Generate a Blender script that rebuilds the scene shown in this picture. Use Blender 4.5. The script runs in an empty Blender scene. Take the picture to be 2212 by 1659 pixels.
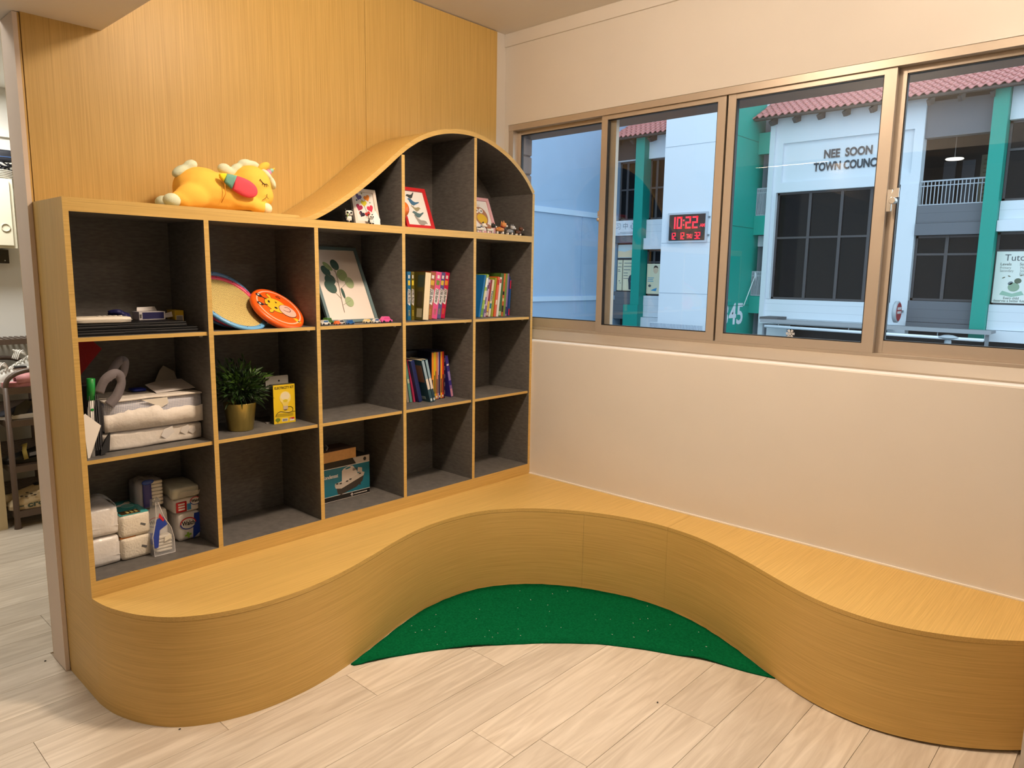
import bpy, bmesh, math, random
from mathutils import Vector, Matrix, noise as mnoise
random.seed(7)
SC = bpy.context.scene
COL = SC.collection
PI = math.pi

# ------------------------------------------------------------------ camera, world, lights, exposure
cam_d = bpy.data.cameras.new('camera'); cam = bpy.data.objects.new('camera', cam_d); COL.objects.link(cam)
cam.location = (-0.7053, -2.4802, 1.4260); cam.rotation_euler = (1.42147, -0.01533, -0.82642)
cam_d.sensor_width = 36.0; cam_d.sensor_fit = 'HORIZONTAL'; cam_d.lens = 1551.08 / 2212 * 36
cam_d.clip_start = 0.02; cam_d.clip_end = 300
SC.camera = cam
SC.view_settings.view_transform = 'Standard'; SC.view_settings.look = 'None'
SC.view_settings.exposure = 0.0; SC.view_settings.gamma = 1.0; SC.view_settings.use_curve_mapping = False

wd = bpy.data.worlds.new('overcast_sky'); SC.world = wd; wd.use_nodes = True
bg = wd.node_tree.nodes['Background']; bg.inputs[0].default_value = (0.70, 0.86, 1.0, 1); bg.inputs[1].default_value = 2.2

WARM = (1.0, 0.785, 0.585)
def area_light(name, loc, size, power, color=WARM, shape='DISK', size_y=None, rot=(0, 0, 0), spread=180):
    d = bpy.data.lights.new(name, 'AREA'); d.shape = shape; d.size = size
    if size_y: d.size_y = size_y
    d.energy = power; d.color = color; d.spread = math.radians(spread)
    o = bpy.data.objects.new(name, d); COL.objects.link(o); o.location = loc; o.rotation_euler = rot
    return o
def point_light(name, loc, power, radius=0.12, color=WARM):
    d = bpy.data.lights.new(name, 'POINT'); d.energy = power; d.color = color; d.shadow_soft_size = radius
    o = bpy.data.objects.new(name, d); COL.objects.link(o); o.location = loc; return o
# dome lamps: the globe throws light on walls and ceiling, the disc below it lights the floor
point_light('dome_or_fill_light', (0.88, -1.00, 2.64), 46, 0.10)
area_light('dome_or_fill_light', (0.90, -1.00, 2.66), 0.22, 19, spread=130)
point_light('dome_or_fill_light', (1.60, -2.10, 2.62), 13, 0.08)
area_light('dome_or_fill_light', (1.60, -2.10, 2.60), 0.24, 6, spread=130)
area_light('dome_or_fill_light', (-0.20, -2.30, 2.60), 0.24, 7, spread=120)  # added front fill disc, no dome lamp hangs here
point_light('left_warm_fill', (-1.75, -0.10, 2.60), 27, 0.08, (1.0, 0.72, 0.48))  # warm fill added on the left to brighten shelf side and wall end
area_light('led_strip_light', (0.20, -0.41, 2.215), 0.014, 0.8, WARM, 'RECTANGLE', 0.50)
area_light('passage_lamp_light', (-0.75, 1.00, 2.66), 0.4, 12, (1.0, 0.96, 0.88))
area_light('passage_lamp_light', (0.15, 2.20, 2.47), 0.5, 30, (1.0, 0.96, 0.88))

# ------------------------------------------------------------------ helpers
def lin(r, g, b):
    f = lambda c: (c / 255 / 12.92) if c / 255 <= 0.04045 else ((c / 255 + 0.055) / 1.055) ** 2.4
    return (f(r), f(g), f(b), 1)
MATS = {}
def mat(name, col, rough=0.55, metal=0.0, spec=0.5, var=None, bump=None, emit=None, coat=0, alpha=None):
    """plain principled material; var=(scale, amount[, axis scale]) mottles the colour, bump=(scale, strength)"""
    if name in MATS: return MATS[name]
    m = bpy.data.materials.new(name); m.use_nodes = True; nt = m.node_tree; b = nt.nodes['Principled BSDF']
    b.inputs['Base Color'].default_value = col; b.inputs['Roughness'].default_value = rough
    b.inputs['Metallic'].default_value = metal; b.inputs['Specular IOR Level'].default_value = spec
    b.inputs['Coat Weight'].default_value = coat
    if alpha is not None: b.inputs['Alpha'].default_value = alpha
    if emit: b.inputs['Emission Color'].default_value = col; b.inputs['Emission Strength'].default_value = emit
    if var or bump:
        tc = nt.nodes.new('ShaderNodeTexCoord')
    if var:
        mp = nt.nodes.new('ShaderNodeMapping'); nt.links.new(tc.outputs['Object'], mp.inputs[0])
        s = var[2] if len(var) > 2 else (1, 1, 1); mp.inputs['Scale'].default_value = [var[0] * k for k in s]
        n = nt.nodes.new('ShaderNodeTexNoise'); n.inputs['Scale'].default_value = 1; n.inputs['Detail'].default_value = 4
        nt.links.new(mp.outputs[0], n.inputs['Vector'])
        r = nt.nodes.new('ShaderNodeValToRGB'); r.color_ramp.elements[0].position = 0.3; r.color_ramp.elements[1].position = 0.7
        a = var[1]; r.color_ramp.elements[0].color = [max(0, c * (1 - a)) for c in col[:3]] + [1]
        r.color_ramp.elements[1].color = [min(1, c * (1 + a)) for c in col[:3]] + [1]
        nt.links.new(n.outputs['Fac'], r.inputs[0]); nt.links.new(r.outputs[0], b.inputs['Base Color'])
    if bump:
        n2 = nt.nodes.new('ShaderNodeTexNoise'); n2.inputs['Scale'].default_value = bump[0]; n2.inputs['Detail'].default_value = 5
        nt.links.new(tc.outputs['Object'], n2.inputs['Vector'])
        bp = nt.nodes.new('ShaderNodeBump'); bp.inputs['Strength'].default_value = bump[1]; bp.inputs['Distance'].default_value = bump[2] if len(bump) > 2 else 0.004
        nt.links.new(n2.outputs['Fac'], bp.inputs['Height']); nt.links.new(bp.outputs[0], b.inputs['Normal'])
    MATS[name] = m; return m

def wood(name, scale, dark, light, rough=0.42, contrast=(0.32, 0.68), big=0.045):
    m = bpy.data.materials.new(name); m.use_nodes = True; nt = m.node_tree; b = nt.nodes['Principled BSDF']
    tc = nt.nodes.new('ShaderNodeTexCoord'); mp = nt.nodes.new('ShaderNodeMapping'); mp.inputs['Scale'].default_value = scale
    nt.links.new(tc.outputs['Object'], mp.inputs[0])
    n = nt.nodes.new('ShaderNodeTexNoise'); n.inputs['Scale'].default_value = 1; n.inputs['Detail'].default_value = 3; n.inputs['Roughness'].default_value = 0.65
    nt.links.new(mp.outputs[0], n.inputs['Vector'])
    r = nt.nodes.new('ShaderNodeValToRGB'); e = r.color_ramp.elements
    e[0].position, e[1].position = contrast; e[0].color = dark; e[1].color = light
    nt.links.new(n.outputs['Fac'], r.inputs[0])
    mp2 = nt.nodes.new('ShaderNodeMapping'); mp2.inputs['Scale'].default_value = [max(0.8, k * 0.16) for k in scale]
    nt.links.new(tc.outputs['Object'], mp2.inputs[0])
    n2 = nt.nodes.new('ShaderNodeTexNoise'); n2.inputs['Scale'].default_value = 1; n2.inputs['Detail'].default_value = 2
    nt.links.new(mp2.outputs[0], n2.inputs['Vector'])
    mr = nt.nodes.new('ShaderNodeMapRange'); mr.inputs['To Min'].default_value = 1 - big; mr.inputs['To Max'].default_value = 1 + big
    nt.links.new(n2.outputs['Fac'], mr.inputs[0])
    mx = nt.nodes.new('ShaderNodeVectorMath'); mx.operation = 'SCALE'
    nt.links.new(r.outputs[0], mx.inputs[0]); nt.links.new(mr.outputs[0], mx.inputs['Scale'])
    nt.links.new(mx.outputs[0], b.inputs['Base Color'])
    b.inputs['Roughness'].default_value = rough; b.inputs['Specular IOR Level'].default_value = 0.4
    bp = nt.nodes.new('ShaderNodeBump'); bp.inputs['Strength'].default_value = 0.12; bp.inputs['Distance'].default_value = 0.001
    nt.links.new(n.outputs['Fac'], bp.inputs['Height']); nt.links.new(bp.outputs[0], b.inputs['Normal'])
    MATS[name] = m; return m

def prop(o, label=None, cat=None, group=None, kind=None):
    if label: o['label'] = label
    if cat: o['category'] = cat
    if group: o['group'] = group
    if kind: o['kind'] = kind
    return o
def thing(name, label, cat, loc=(0, 0, 0), rot=(0, 0, 0), group=None, kind=None):
    o = bpy.data.objects.new(name, None); COL.objects.link(o); o.empty_display_size = 0.05
    o.location = loc; o.rotation_euler = rot
    return prop(o, label, cat, group, kind)

class MB:
    def __init__(s): s.bm = bmesh.new()
    def face(s, pts, m=0):
        f = s.bm.faces.new([s.bm.verts.new(p) for p in pts]); f.material_index = m; return f
    def box(s, x0, x1, y0, y1, z0, z1, m=0, fm=None, bev=0):
        v = [s.bm.verts.new((x, y, z)) for z in (z0, z1) for y in (y0, y1) for x in (x0, x1)]
        q = {'-z': (0, 2, 3, 1), '+z': (4, 5, 7, 6), '-y': (0, 1, 5, 4), '+y': (2, 6, 7, 3), '-x': (0, 4, 6, 2), '+x': (1, 3, 7, 5)}
        fs = []
        for k, ix in q.items():
            f = s.bm.faces.new([v[i] for i in ix]); f.material_index = (fm or {}).get(k, m); fs.append(f)
        if bev:
            es = list({e for f in fs for e in f.edges})
            bmesh.ops.bevel(s.bm, geom=es, offset=bev, segments=2, affect='EDGES', profile=0.5)
        return s
    def obox(s, c, size, M=None, m=0):
        M = M or Matrix.Identity(3); c = Vector(c); h = [k / 2 for k in size]
        v = [s.bm.verts.new(c + M @ Vector((x, y, z))) for z in (-h[2], h[2]) for y in (-h[1], h[1]) for x in (-h[0], h[0])]
        for ix in ((0, 2, 3, 1), (4, 5, 7, 6), (0, 1, 5, 4), (2, 6, 7, 3), (0, 4, 6, 2), (1, 3, 7, 5)):
            s.bm.faces.new([v[i] for i in ix]).material_index = m
        return s
    def prism(s, pts, o, u, v, w, t, m=0, side=None):
        """polygon pts in (u, v) from origin o, extruded by t along w"""
        o, u, v, w = map(Vector, (o, u, v, w))
        a = [s.bm.verts.new(o + u * p[0] + v * p[1]) for p in pts]; b = [s.bm.verts.new(o + u * p[0] + v * p[1] + w * t) for p in pts]
        n = len(pts)
        s.bm.faces.new(b).material_index = m
        s.bm.faces.new(a[::-1]).material_index = m
        for i in range(n):
            s.bm.faces.new([a[i], a[(i + 1) % n], b[(i + 1) % n], b[i]]).material_index = m if side is None else side
        return s
    def tube(s, path, r, seg=8, m=0, closed=False):
        P = [Vector(p) for p in path]; n = len(P); rr = r if isinstance(r, (list, tuple)) else [r] * n
        rings = []; ref = None
        for i in range(n):
            if closed: d = P[(i + 1) % n] - P[i - 1]
            else: d = P[min(i + 1, n - 1)] - P[max(i - 1, 0)]
            d.normalize()
            if ref is None:
                ref = Vector((0, 0, 1)) if abs(d.z) < 0.9 else Vector((1, 0, 0))
            a = (ref - d * ref.dot(d)).normalized(); b = d.cross(a); ref = a
            rings.append([s.bm.verts.new(P[i] + (a * math.cos(2 * PI * k / seg) + b * math.sin(2 * PI * k / seg)) * rr[i]) for k in range(seg)])
        for i in range(n if closed else n - 1):
            A, B = rings[i], rings[(i + 1) % n]
            for k in range(seg):
                s.bm.faces.new([A[k], A[(k + 1) % seg], B[(k + 1) % seg], B[k]]).material_index = m
        if not closed:
            s.bm.faces.new(rings[0][::-1]).material_index = m; s.bm.faces.new(rings[-1]).material_index = m
        return s
    def ribbon(s, path, side, w, t, m=0):
        """flat strap along path; side = width direction per point or one vector"""
        P = [Vector(p) for p in path]; n = len(P); R = []
        for i in range(n):
            d = (P[min(i + 1, n - 1)] - P[max(i - 1, 0)]).normalized()
            sd = d.cross(Vector((.25 * math.sin(i * .4), -1, .2))).normalized() if side == 'face' else Vector(side[i] if isinstance(side, list) else side).normalized(); nn = d.cross(sd).normalized()
            R.append([s.bm.verts.new(P[i] + sd * a * w / 2 + nn * b * t / 2) for a, b in ((-1, -1), (1, -1), (1, 1), (-1, 1))])
        for i in range(n - 1):
            for k in range(4): s.bm.faces.new([R[i][k], R[i][(k + 1) % 4], R[i + 1][(k + 1) % 4], R[i + 1][k]]).material_index = m
        s.bm.faces.new(R[0][::-1]).material_index = m; s.bm.faces.new(R[-1]).material_index = m
        return s
    def lathe(s, prof, c=(0, 0, 0), seg=24, m=0, M=None):
        c = Vector(c); M = M or Matrix.Identity(3); rings = []
        for r, z in prof:
            if r < 1e-6: rings.append([s.bm.verts.new(c + M @ Vector((0, 0, z)))])
            else: rings.append([s.bm.verts.new(c + M @ Vector((r * math.cos(2 * PI * k / seg), r * math.sin(2 * PI * k / seg), z))) for k in range(seg)])
        for A, B in zip(rings, rings[1:]):
            for k in range(seg):
                q = [A[k % len(A)], A[(k + 1) % len(A)], B[(k + 1) % len(B)], B[k % len(B)]]
                q2 = []
                for v in q:
                    if v not in q2: q2.append(v)
                if len(q2) > 2: s.bm.faces.new(q2).material_index = m
        return s
    def ell(s, c, r, m=0, seg=16, M=None):
        prof = [(math.sin(PI * i / (seg // 2)), -math.cos(PI * i / (seg // 2))) for i in range(seg // 2 + 1)]
        prof[0] = (0, -1); prof[-1] = (0, 1)
        D = Matrix.Diagonal(Vector(r)); return s.lathe(prof, c, seg, m, (M @ D) if M else D)
    def rbox(s, c, size, r, n=4, m=0, M=None, amp=0.0, freq=12, puff=0.0):
        """rounded, optionally crumpled / puffed box"""
        c = Vector(c); M = M or Matrix.Identity(3); h = Vector(size) / 2; seed = random.random() * 50
        t = bmesh.new(); bmesh.ops.create_cube(t, size=2.0)
        bmesh.ops.subdivide_edges(t, edges=t.edges[:], cuts=n, use_grid_fill=True)
        mp = {}
        for v in t.verts:
            g = Vector([v.co[i] * h[i] for i in range(3)])
            inn = Vector([max(-(h[i] - r), min(h[i] - r, g[i])) for i in range(3)])
            d = g - inn
            p = inn + (d.normalized() * r if d.length > 1e-7 else d)
            if puff:
                for i in range(3):
                    o1, o2 = [j for j in range(3) if j != i]
                    if abs(v.co[i]) > 0.999: p[i] += math.copysign(puff, v.co[i]) * (1 - v.co[o1] ** 2) * (1 - v.co[o2] ** 2)
            if amp: p += Vector([mnoise.noise(Vector((p.x * freq + seed + 9 * k, p.y * freq, p.z * freq))) for k in range(3)]) * amp
            mp[v] = s.bm.verts.new(c + M @ p)
        for f in t.faces: s.bm.faces.new([mp[v] for v in f.verts]).material_index = m
        t.free(); return s
    def done(s, name, mats, parent=None, smooth=False, w=False, loc=None, recalc=True):
        if recalc: bmesh.ops.recalc_face_normals(s.bm, faces=s.bm.faces[:])
        off = Vector((0, 0, 0))
        if w and parent is not None:
            p = parent
            while p: off += p.location; p = p.parent
        if loc is not None: off = Vector(loc)
        if off.length: bmesh.ops.translate(s.bm, verts=s.bm.verts[:], vec=-off)
        me = bpy.data.meshes.new(name); s.bm.to_mesh(me); s.bm.free()
        for m in (mats if isinstance(mats, (list, tuple)) else [mats]): me.materials.append(m)
        if smooth:
            for p in me.polygons: p.use_smooth = True
        o = bpy.data.objects.new(name, me); COL.objects.link(o)
        if parent is not None: o.parent = parent
        if loc is not None: o.location = loc
        return o
def B(name, m, parent, x0, x1, y0, y1, z0, z1, w=True, fm=None, bev=0):
    return MB().box(x0, x1, y0, y1, z0, z1, 0, fm, bev).done(name, m, parent, w=w)

def smooth_angle(o, ang=40):
    me = o.data
    for p in me.polygons: p.use_smooth = True
    bm = bmesh.new(); bm.from_mesh(me)
    for e in bm.edges:
        if len(e.link_faces) == 2 and e.calc_face_angle(0) > math.radians(ang): e.smooth = False
    bm.to_mesh(me); bm.free(); return o

_fc = {}
def text(body, size, o, u, v, m, parent, name='lettering', width=None, ext=0.0004, align='LEFT', w=False, bold=0.0):
    cu = bpy.data.curves.new('t', 'FONT'); cu.body = body; cu.size = size; cu.align_x = align; cu.extrude = 0; cu.resolution_u = 3; cu.offset = bold
    ob = bpy.data.objects.new('t', cu); COL.objects.link(ob)
    dg = bpy.context.evaluated_depsgraph_get(); me = bpy.data.meshes.new_from_object(ob.evaluated_get(dg))
    bpy.data.objects.remove(ob); bpy.data.curves.remove(cu)
    u, v, o = Vector(u).normalized(), Vector(v).normalized(), Vector(o); n = u.cross(v)
    xs = [q.co.x for q in me.vertices] or [0]; ys = [q.co.y for q in me.vertices] or [0]
    sx = (width / (max(xs) - min(xs))) if width and max(xs) > min(xs) else 1.0
    off = Vector((0, 0, 0))
    if w and parent is not None:
        p = parent
        while p: off += p.location; p = p.parent
    x0 = min(xs) if align == 'LEFT' else 0
    for q in me.vertices: q.co = o - off + u * ((q.co.x - x0) * sx) + v * q.co.y + n * ext
    me.materials.clear(); me.materials.append(m); me.name = name
    ob = bpy.data.objects.new(name, me); COL.objects.link(ob)
    if parent is not None: ob.parent = parent
    return ob
def flat(name, pts, m, parent, o=(0, 0, 0), u=(1, 0, 0), v=(0, 1, 0), t=0.0005, lift=0.0, w=False):
    n = Vector(u).cross(Vector(v)); 
    return MB().prism(pts, Vector(o) + n * lift, u, v, n, t).done(name, m, parent, w=w)
def rect(x0, x1, y0, y1): return [(x0, y0), (x1, y0), (x1, y1), (x0, y1)]
def oval(cx, cy, rx, ry, n=20, a=0.0):
    c, s = math.cos(a), math.sin(a); R = []
    for i in range(n):
        x, y = rx * math.cos(2 * PI * i / n), ry * math.sin(2 * PI * i / n); R.append((cx + x * c - y * s, cy + x * s + y * c))
    return R
def heart(cx, cy, sz, a=0.0, n=28):
    R = []; c, s = math.cos(a), math.sin(a)
    for i in range(n):
        t = 2 * PI * i / n; x = 16 * math.sin(t) ** 3 / 17; y = (13 * math.cos(t) - 5 * math.cos(2 * t) - 2 * math.cos(3 * t) - math.cos(4 * t)) / 17
        R.append((cx + sz * (x * c - y * s), cy + sz * (x * s + y * c)))
    return R[::-1]
def catmull(P, k=6):
    P = [Vector(p) for p in P]; R = []
    for i in range(len(P) - 1):
        a, b, c, d = P[max(i - 1, 0)], P[i], P[i + 1], P[min(i + 2, len(P) - 1)]
        for j in range(k):
            t = j / k; R.append(0.5 * ((2 * b) + (c - a) * t + (2 * a - 5 * b + 4 * c - d) * t * t + (3 * b - a - 3 * c + d) * t ** 3))
    R.append(P[-1]); return R
def copy_tree(o, parent=None):
    c = o.copy(); COL.objects.link(c); c.parent = parent
    for ch in list(o.children): copy_tree(ch, c)
    return c

# ------------------------------------------------------------------ materials
WD, WL = (0.530, 0.340, 0.096, 1), (0.655, 0.436, 0.138, 1)
wood_x = wood('oak_laminate_lengthwise', (4, 260, 260), WD, WL)
wood_h = wood('oak_laminate_band', (4, 4, 260), WD, WL)
wood_z = wood('oak_laminate_upright', (260, 260, 3), WD, WL)
wood_z2 = wood('oak_laminate_side', (260, 260, 3), WD, WL)
grey = mat('taupe_linen_laminate', (0.118, 0.110, 0.101, 1), 0.6, var=(140, 0.22, (0.25, 0.25, 1)), bump=(300, 0.15, 0.001))
paint = mat('cream_wall_paint', (0.69, 0.655, 0.61, 1), 0.6, var=(3, 0.02), bump=(35, 0.12, 0.003))
ceil_m = mat('white_ceiling_paint', (0.74, 0.71, 0.67, 1), 0.75)
white_p = mat('passage_white_paint', (0.80, 0.80, 0.77, 1), 0.6)
bronze = mat('bronze_anodised_aluminium', (0.50, 0.43, 0.355, 1), 0.40, 0.4)
bronze_d = mat('weathered_sill_metal', (0.42, 0.36, 0.29, 1), 0.5, 0.25, var=(6, 0.08, (1, .25, 1)))
rubber = mat('black_gasket', (0.012, 0.012, 0.014, 1), 0.5)
chrome = mat('worn_chrome', (0.72, 0.68, 0.62, 1), 0.25, 0.9)
black = mat('matt_black', (0.012, 0.012, 0.013, 1), 0.45)
ink = mat('black_ink', (0.015, 0.014, 0.014, 1), 0.6)
whitep = mat('white_paper', (0.78, 0.76, 0.73, 1), 0.6)
# ------------------------------------------------------------------ floor of vinyl planks
def plank_mat():
    m = bpy.data.materials.new('vinyl_plank'); m.use_nodes = True; nt = m.node_tree; b = nt.nodes['Principled BSDF']; L = nt.links.new
    tc = nt.nodes.new('ShaderNodeTexCoord'); oi = nt.nodes.new('ShaderNodeObjectInfo')
    ad = nt.nodes.new('ShaderNodeVectorMath'); ad.operation = 'MULTIPLY_ADD'; L(oi.outputs['Location'], ad.inputs[0]); ad.inputs[1].default_value = (3.7, 5.3, 1); L(tc.outputs['Object'], ad.inputs[2])
    mp = nt.nodes.new('ShaderNodeMapping'); mp.inputs['Scale'].default_value = (2.2, 24, 1); L(ad.outputs[0], mp.inputs[0])
    n = nt.nodes.new('ShaderNodeTexNoise'); n.inputs['Scale'].default_value = 1; n.inputs['Detail'].default_value = 5; n.inputs['Distortion'].default_value = 1.6; L(mp.outputs[0], n.inputs['Vector'])
    r = nt.nodes.new('ShaderNodeValToRGB'); e = r.color_ramp.elements; e[0].position, e[1].position = 0.3, 0.72
    e[0].color = (0.480, 0.410, 0.325, 1); e[1].color = (0.680, 0.610, 0.515, 1); L(n.outputs['Fac'], r.inputs[0])
    mr = nt.nodes.new('ShaderNodeMapRange'); mr.inputs['To Min'].default_value = 0.93; mr.inputs['To Max'].default_value = 1.07; L(oi.outputs['Random'], mr.inputs[0])
    sc = nt.nodes.new('ShaderNodeVectorMath'); sc.operation = 'SCALE'; L(r.outputs[0], sc.inputs[0]); L(mr.outputs[0], sc.inputs['Scale'])
    L(sc.outputs[0], b.inputs['Base Color']); b.inputs['Roughness'].default_value = 0.42; b.inputs['Specular IOR Level'].default_value = 0.35
    bp = nt.nodes.new('ShaderNodeBump'); bp.inputs['Strength'].default_value = 0.08; bp.inputs['Distance'].default_value = 0.002; L(n.outputs['Fac'], bp.inputs['Height']); L(bp.outputs[0], b.inputs['Normal'])
    return m
plank_m = plank_mat()
floor = B('floor', mat('floor_screed', (0.36, 0.30, 0.23, 1), 0.8), None, -4.0, 2.40, -5.0, 3.0, -0.12, -0.004)
prop(floor, 'pale oak vinyl plank floor', kind='structure')
_pm = {}
def plank(x0, x1, y0, y1):
    k = (round(x1 - x0, 3), round(y1 - y0, 3))
    if k not in _pm:
        mb = MB(); mb.box(0.0006, k[0] - 0.0006, 0.0006, k[1] - 0.0006, -0.0038, 0, bev=0.0006); o = mb.done('plank', plank_m, floor); _pm[k] = o.data
    else:
        o = bpy.data.objects.new('plank', _pm[k]); COL.objects.link(o); o.parent = floor
    o.location = (x0, y0, 0)
PW, PL = 0.184, 1.22
rows = [(0.30 + (i - 14) * PW, 0.30 + (i - 13) * PW) for i in range(28)]
for i, (a, b_) in enumerate(rows):
    off = (i * 0.437) % PL
    if b_ < -0.25: spans = [(-1.5 if a > -1.3 else -0.6, 2.12)]
    elif b_ < 0.301: spans = [(-1.5, 0.9)]
    elif a < 0.46: spans = [(-1.5, -0.0145)]
    else: spans = [(-1.5, 1.4)]
    for s0, s1 in spans:
        x = s0 - off
        while x < s1:
            xa, xb = max(x, s0), min(x + PL, s1)
            if xb - xa > 0.03: plank(xa, xb, a, b_)
            x += PL

# ------------------------------------------------------------------ walls, ceiling, beam
wall_back = B('wall_back', paint, None, 0.0, 2.40, 0.320, 0.441, 0, 2.70); prop(wall_back, 'wood-clad partition wall behind the bookshelf', kind='structure')
B('laminate_panel', wood_z, wall_back, 0.010, 1.3325, 0.309, 0.320, 0, 2.695)
B('laminate_panel', wood_z, wall_back, 1.3345, 2.180, 0.309, 0.320, 0, 2.695)
B('laminate_edging', wood_z, wall_back, 0.0, 0.008, 0.312, 0.320, 0.37, 2.225)
B('laminate_panel', wood_z, wall_back, -0.012, 2.30, 0.4415, 0.452, 0, 2.50)
post = B('trim_1', mat('wall_end_paint', (0.76, 0.64, 0.54, 1), 0.6), None, -0.014, -0.0005, 0.3005, 0.441, 0, 2.222); prop(post, 'painted end cap of the wood-clad wall', kind='structure')
wl = MB(); wl.box(2.15, 2.40, -2.3245, 0.3195, 0, 1.093, bev=0.008); wall_right = wl.done('wall_right', paint); prop(wall_right, 'thick cream wall below the window', kind='structure')
wu = MB(); wu.box(2.259, 2.40, -5.0, 0.3195, 2.233, 2.70); wu.box(2.259, 2.40, 0.295, 0.3195, 1.094, 2.233); wu.box(2.259, 2.40, -5.0, -2.345, 0.0, 2.233)
wall_upper = wu.done('wall_right_upper', paint); prop(wall_upper, 'cream wall above the window', kind='structure')
prop(B('trim_2', paint, None, 2.249, 2.2588, -5.0, 0.319, 2.635, 2.6995), 'shallow cornice strip under the ceiling', kind='structure')
prop(B('trim_3', mat('white_sealant', (0.82, 0.78, 0.72, 1), 0.5), None, 2.143, 2.1499, -2.3245, -0.002, 0.3702, 0.376), 'white sealant line between bench and wall', kind='structure')
ceiling = B('ceiling', ceil_m, None, -4.0, 2.40, -5.0, 1.2, 2.70, 2.80); prop(ceiling, 'white ceiling', kind='structure')
prop(B('ceiling_passage', white_p, None, -4.0, 2.40, 1.2, 3.0, 2.51, 2.80), 'lower ceiling over the passage', kind='structure')
beam = B('trim_4', ceil_m, None, 0.0, 0.245, -5.0, 0.319, 2.228, 2.6995); prop(beam, 'boxed ceiling beam over the end of the wall', kind='structure')
prop(B('trim_5', ceil_m, None, -4.0, 0.0, -0.06, 0.441, 2.224, 2.6995), 'lintel over the passage opening', kind='structure')
prop(B('wall_far', white_p, None, -4.0, 2.40, 2.90, 3.0, 0, 2.51), 'white far wall of the passage', kind='structure')
prop(B('wall_passage', white_p, None, 2.305, 2.40, 0.4525, 2.90, 0, 2.51), 'white end wall of the passage', kind='structure')
prop(B('wall_left', paint, None, -4.1, -4.0, -5.0, 3.0, 0, 2.7), 'cream wall at the far left of the room', kind='structure')
prop(B('wall_front', paint, None, -4.0, 2.4, -5.1, -5.0, 0, 2.7), 'cream wall behind the viewer', kind='structure')
prop(B('trim_6', mat('pale_partition', (0.72, 0.66, 0.58, 1), 0.6), None, 1.30, 2.258, -2.56, -2.3247, 0, 0.62), 'pale low partition at the right end of the bench', kind='structure')

# ------------------------------------------------------------------ sliding window, four sashes on two tracks
glass = bpy.data.materials.new('clear_glass'); glass.use_nodes = True; nt = glass.node_tree; nt.nodes.remove(nt.nodes['Principled BSDF'])
tr = nt.nodes.new('ShaderNodeBsdfTransparent'); tr.inputs[0].default_value = (0.95, 0.97, 0.97, 1); gl = nt.nodes.new('ShaderNodeBsdfGlossy'); gl.inputs['Roughness'].default_value = 0.0
lw = nt.nodes.new('ShaderNodeLayerWeight'); lw.inputs['Blend'].default_value = 0.5; mx = nt.nodes.new('ShaderNodeMixShader')
pw5 = nt.nodes.new('ShaderNodeMath'); pw5.operation = 'POWER'; pw5.inputs[1].default_value = 5; nt.links.new(lw.outputs['Facing'], pw5.inputs[0])
sch = nt.nodes.new('ShaderNodeMath'); sch.operation = 'MULTIPLY_ADD'; sch.inputs[1].default_value = 0.96; sch.inputs[2].default_value = 0.035; nt.links.new(pw5.outputs[0], sch.inputs[0])
nt.links.new(sch.outputs[0], mx.inputs[0]); nt.links.new(tr.outputs[0], mx.inputs[1]); nt.links.new(gl.outputs[0], mx.inputs[2]); nt.links.new(mx.outputs[0], nt.nodes['Material Output'].inputs[0])
win = thing('window_1', 'bronze aluminium sliding window of four sashes', None, (2.272, 0.29, 1.14), kind='structure')
B('head_rail', bronze, win, 2.262, 2.336, -2.344, 0.2945, 2.203, 2.2325)
B('sill_rail', bronze, win, 2.268, 2.336, -2.344, 0.2945, 1.128, 1.152)
B('jamb', bronze, win, 2.264, 2.336, 0.262, 0.2945, 1.152, 2.203)
B('jamb', bronze, win, 2.264, 2.336, -2.344, -2.312, 1.152, 2.203)
MB().prism([(2.212, 1.0935), (2.268, 1.0935), (2.268, 1.140), (2.260, 1.140), (2.212, 1.100)], (0, -2.344, 0), (1, 0, 0), (0, 0, 1), (0, 1, 0), 2.6385).done('sub_sill', bronze_d, win, w=True)
def sash(y0, y1, x0, sl, sr, lift=0.0):
    """y0 left (near the corner) > y1; x0 inner face; sl, sr stile widths"""
    x1 = x0 + 0.024; zb, zt = 1.1525, 2.2025; mb = MB()
    mb.box(x0, x1, y0 - sl, y0, zb, zt); mb.box(x0, x1, y1, y1 + sr, zb, zt)
    mb.box(x0 + .001, x1 - .001, y1 + sr, y0 - sl, zb, zb + 0.036 + lift); mb.box(x0 + .001, x1 - .001, y1 + sr, y0 - sl, zt - 0.020, zt)
    s = mb.done('sash', bronze, win, w=True)
    g = MB(); xm = (x0 + x1) / 2
    g.box(xm - .002, xm + .002, y1 + sr, y0 - sl, zb + 0.036 + lift, zt - 0.020); g.done('glass_pane', glass, s, w=True)
    k = MB(); a, b, c, d = y1 + sr, y0 - sl, zb + 0.036 + lift, zt - 0.020; e = 0.004
    for q in ((a, a + e, c, d), (b - e, b, c, d), (a, b, c, c + e), (a, b, d - e, d)): k.box(x0 + .004, x1 - .004, *q)
    k.done('gasket', rubber, s, w=True); return s
sash(0.262, -0.385, 2.302, 0.022, 0.050, 0.012)
s2 = sash(-0.318, -0.968, 2.2725, 0.034, 0.038)
s3 = sash(-0.978, -1.636, 2.2725, 0.035, 0.043)
sash(-1.622, -2.312, 2.302, 0.040, 0.030, 0.012)
B('interlock', rubber, win, 2.2968, 2.3005, -1.015, -0.940, 1.153, 2.202)
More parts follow.
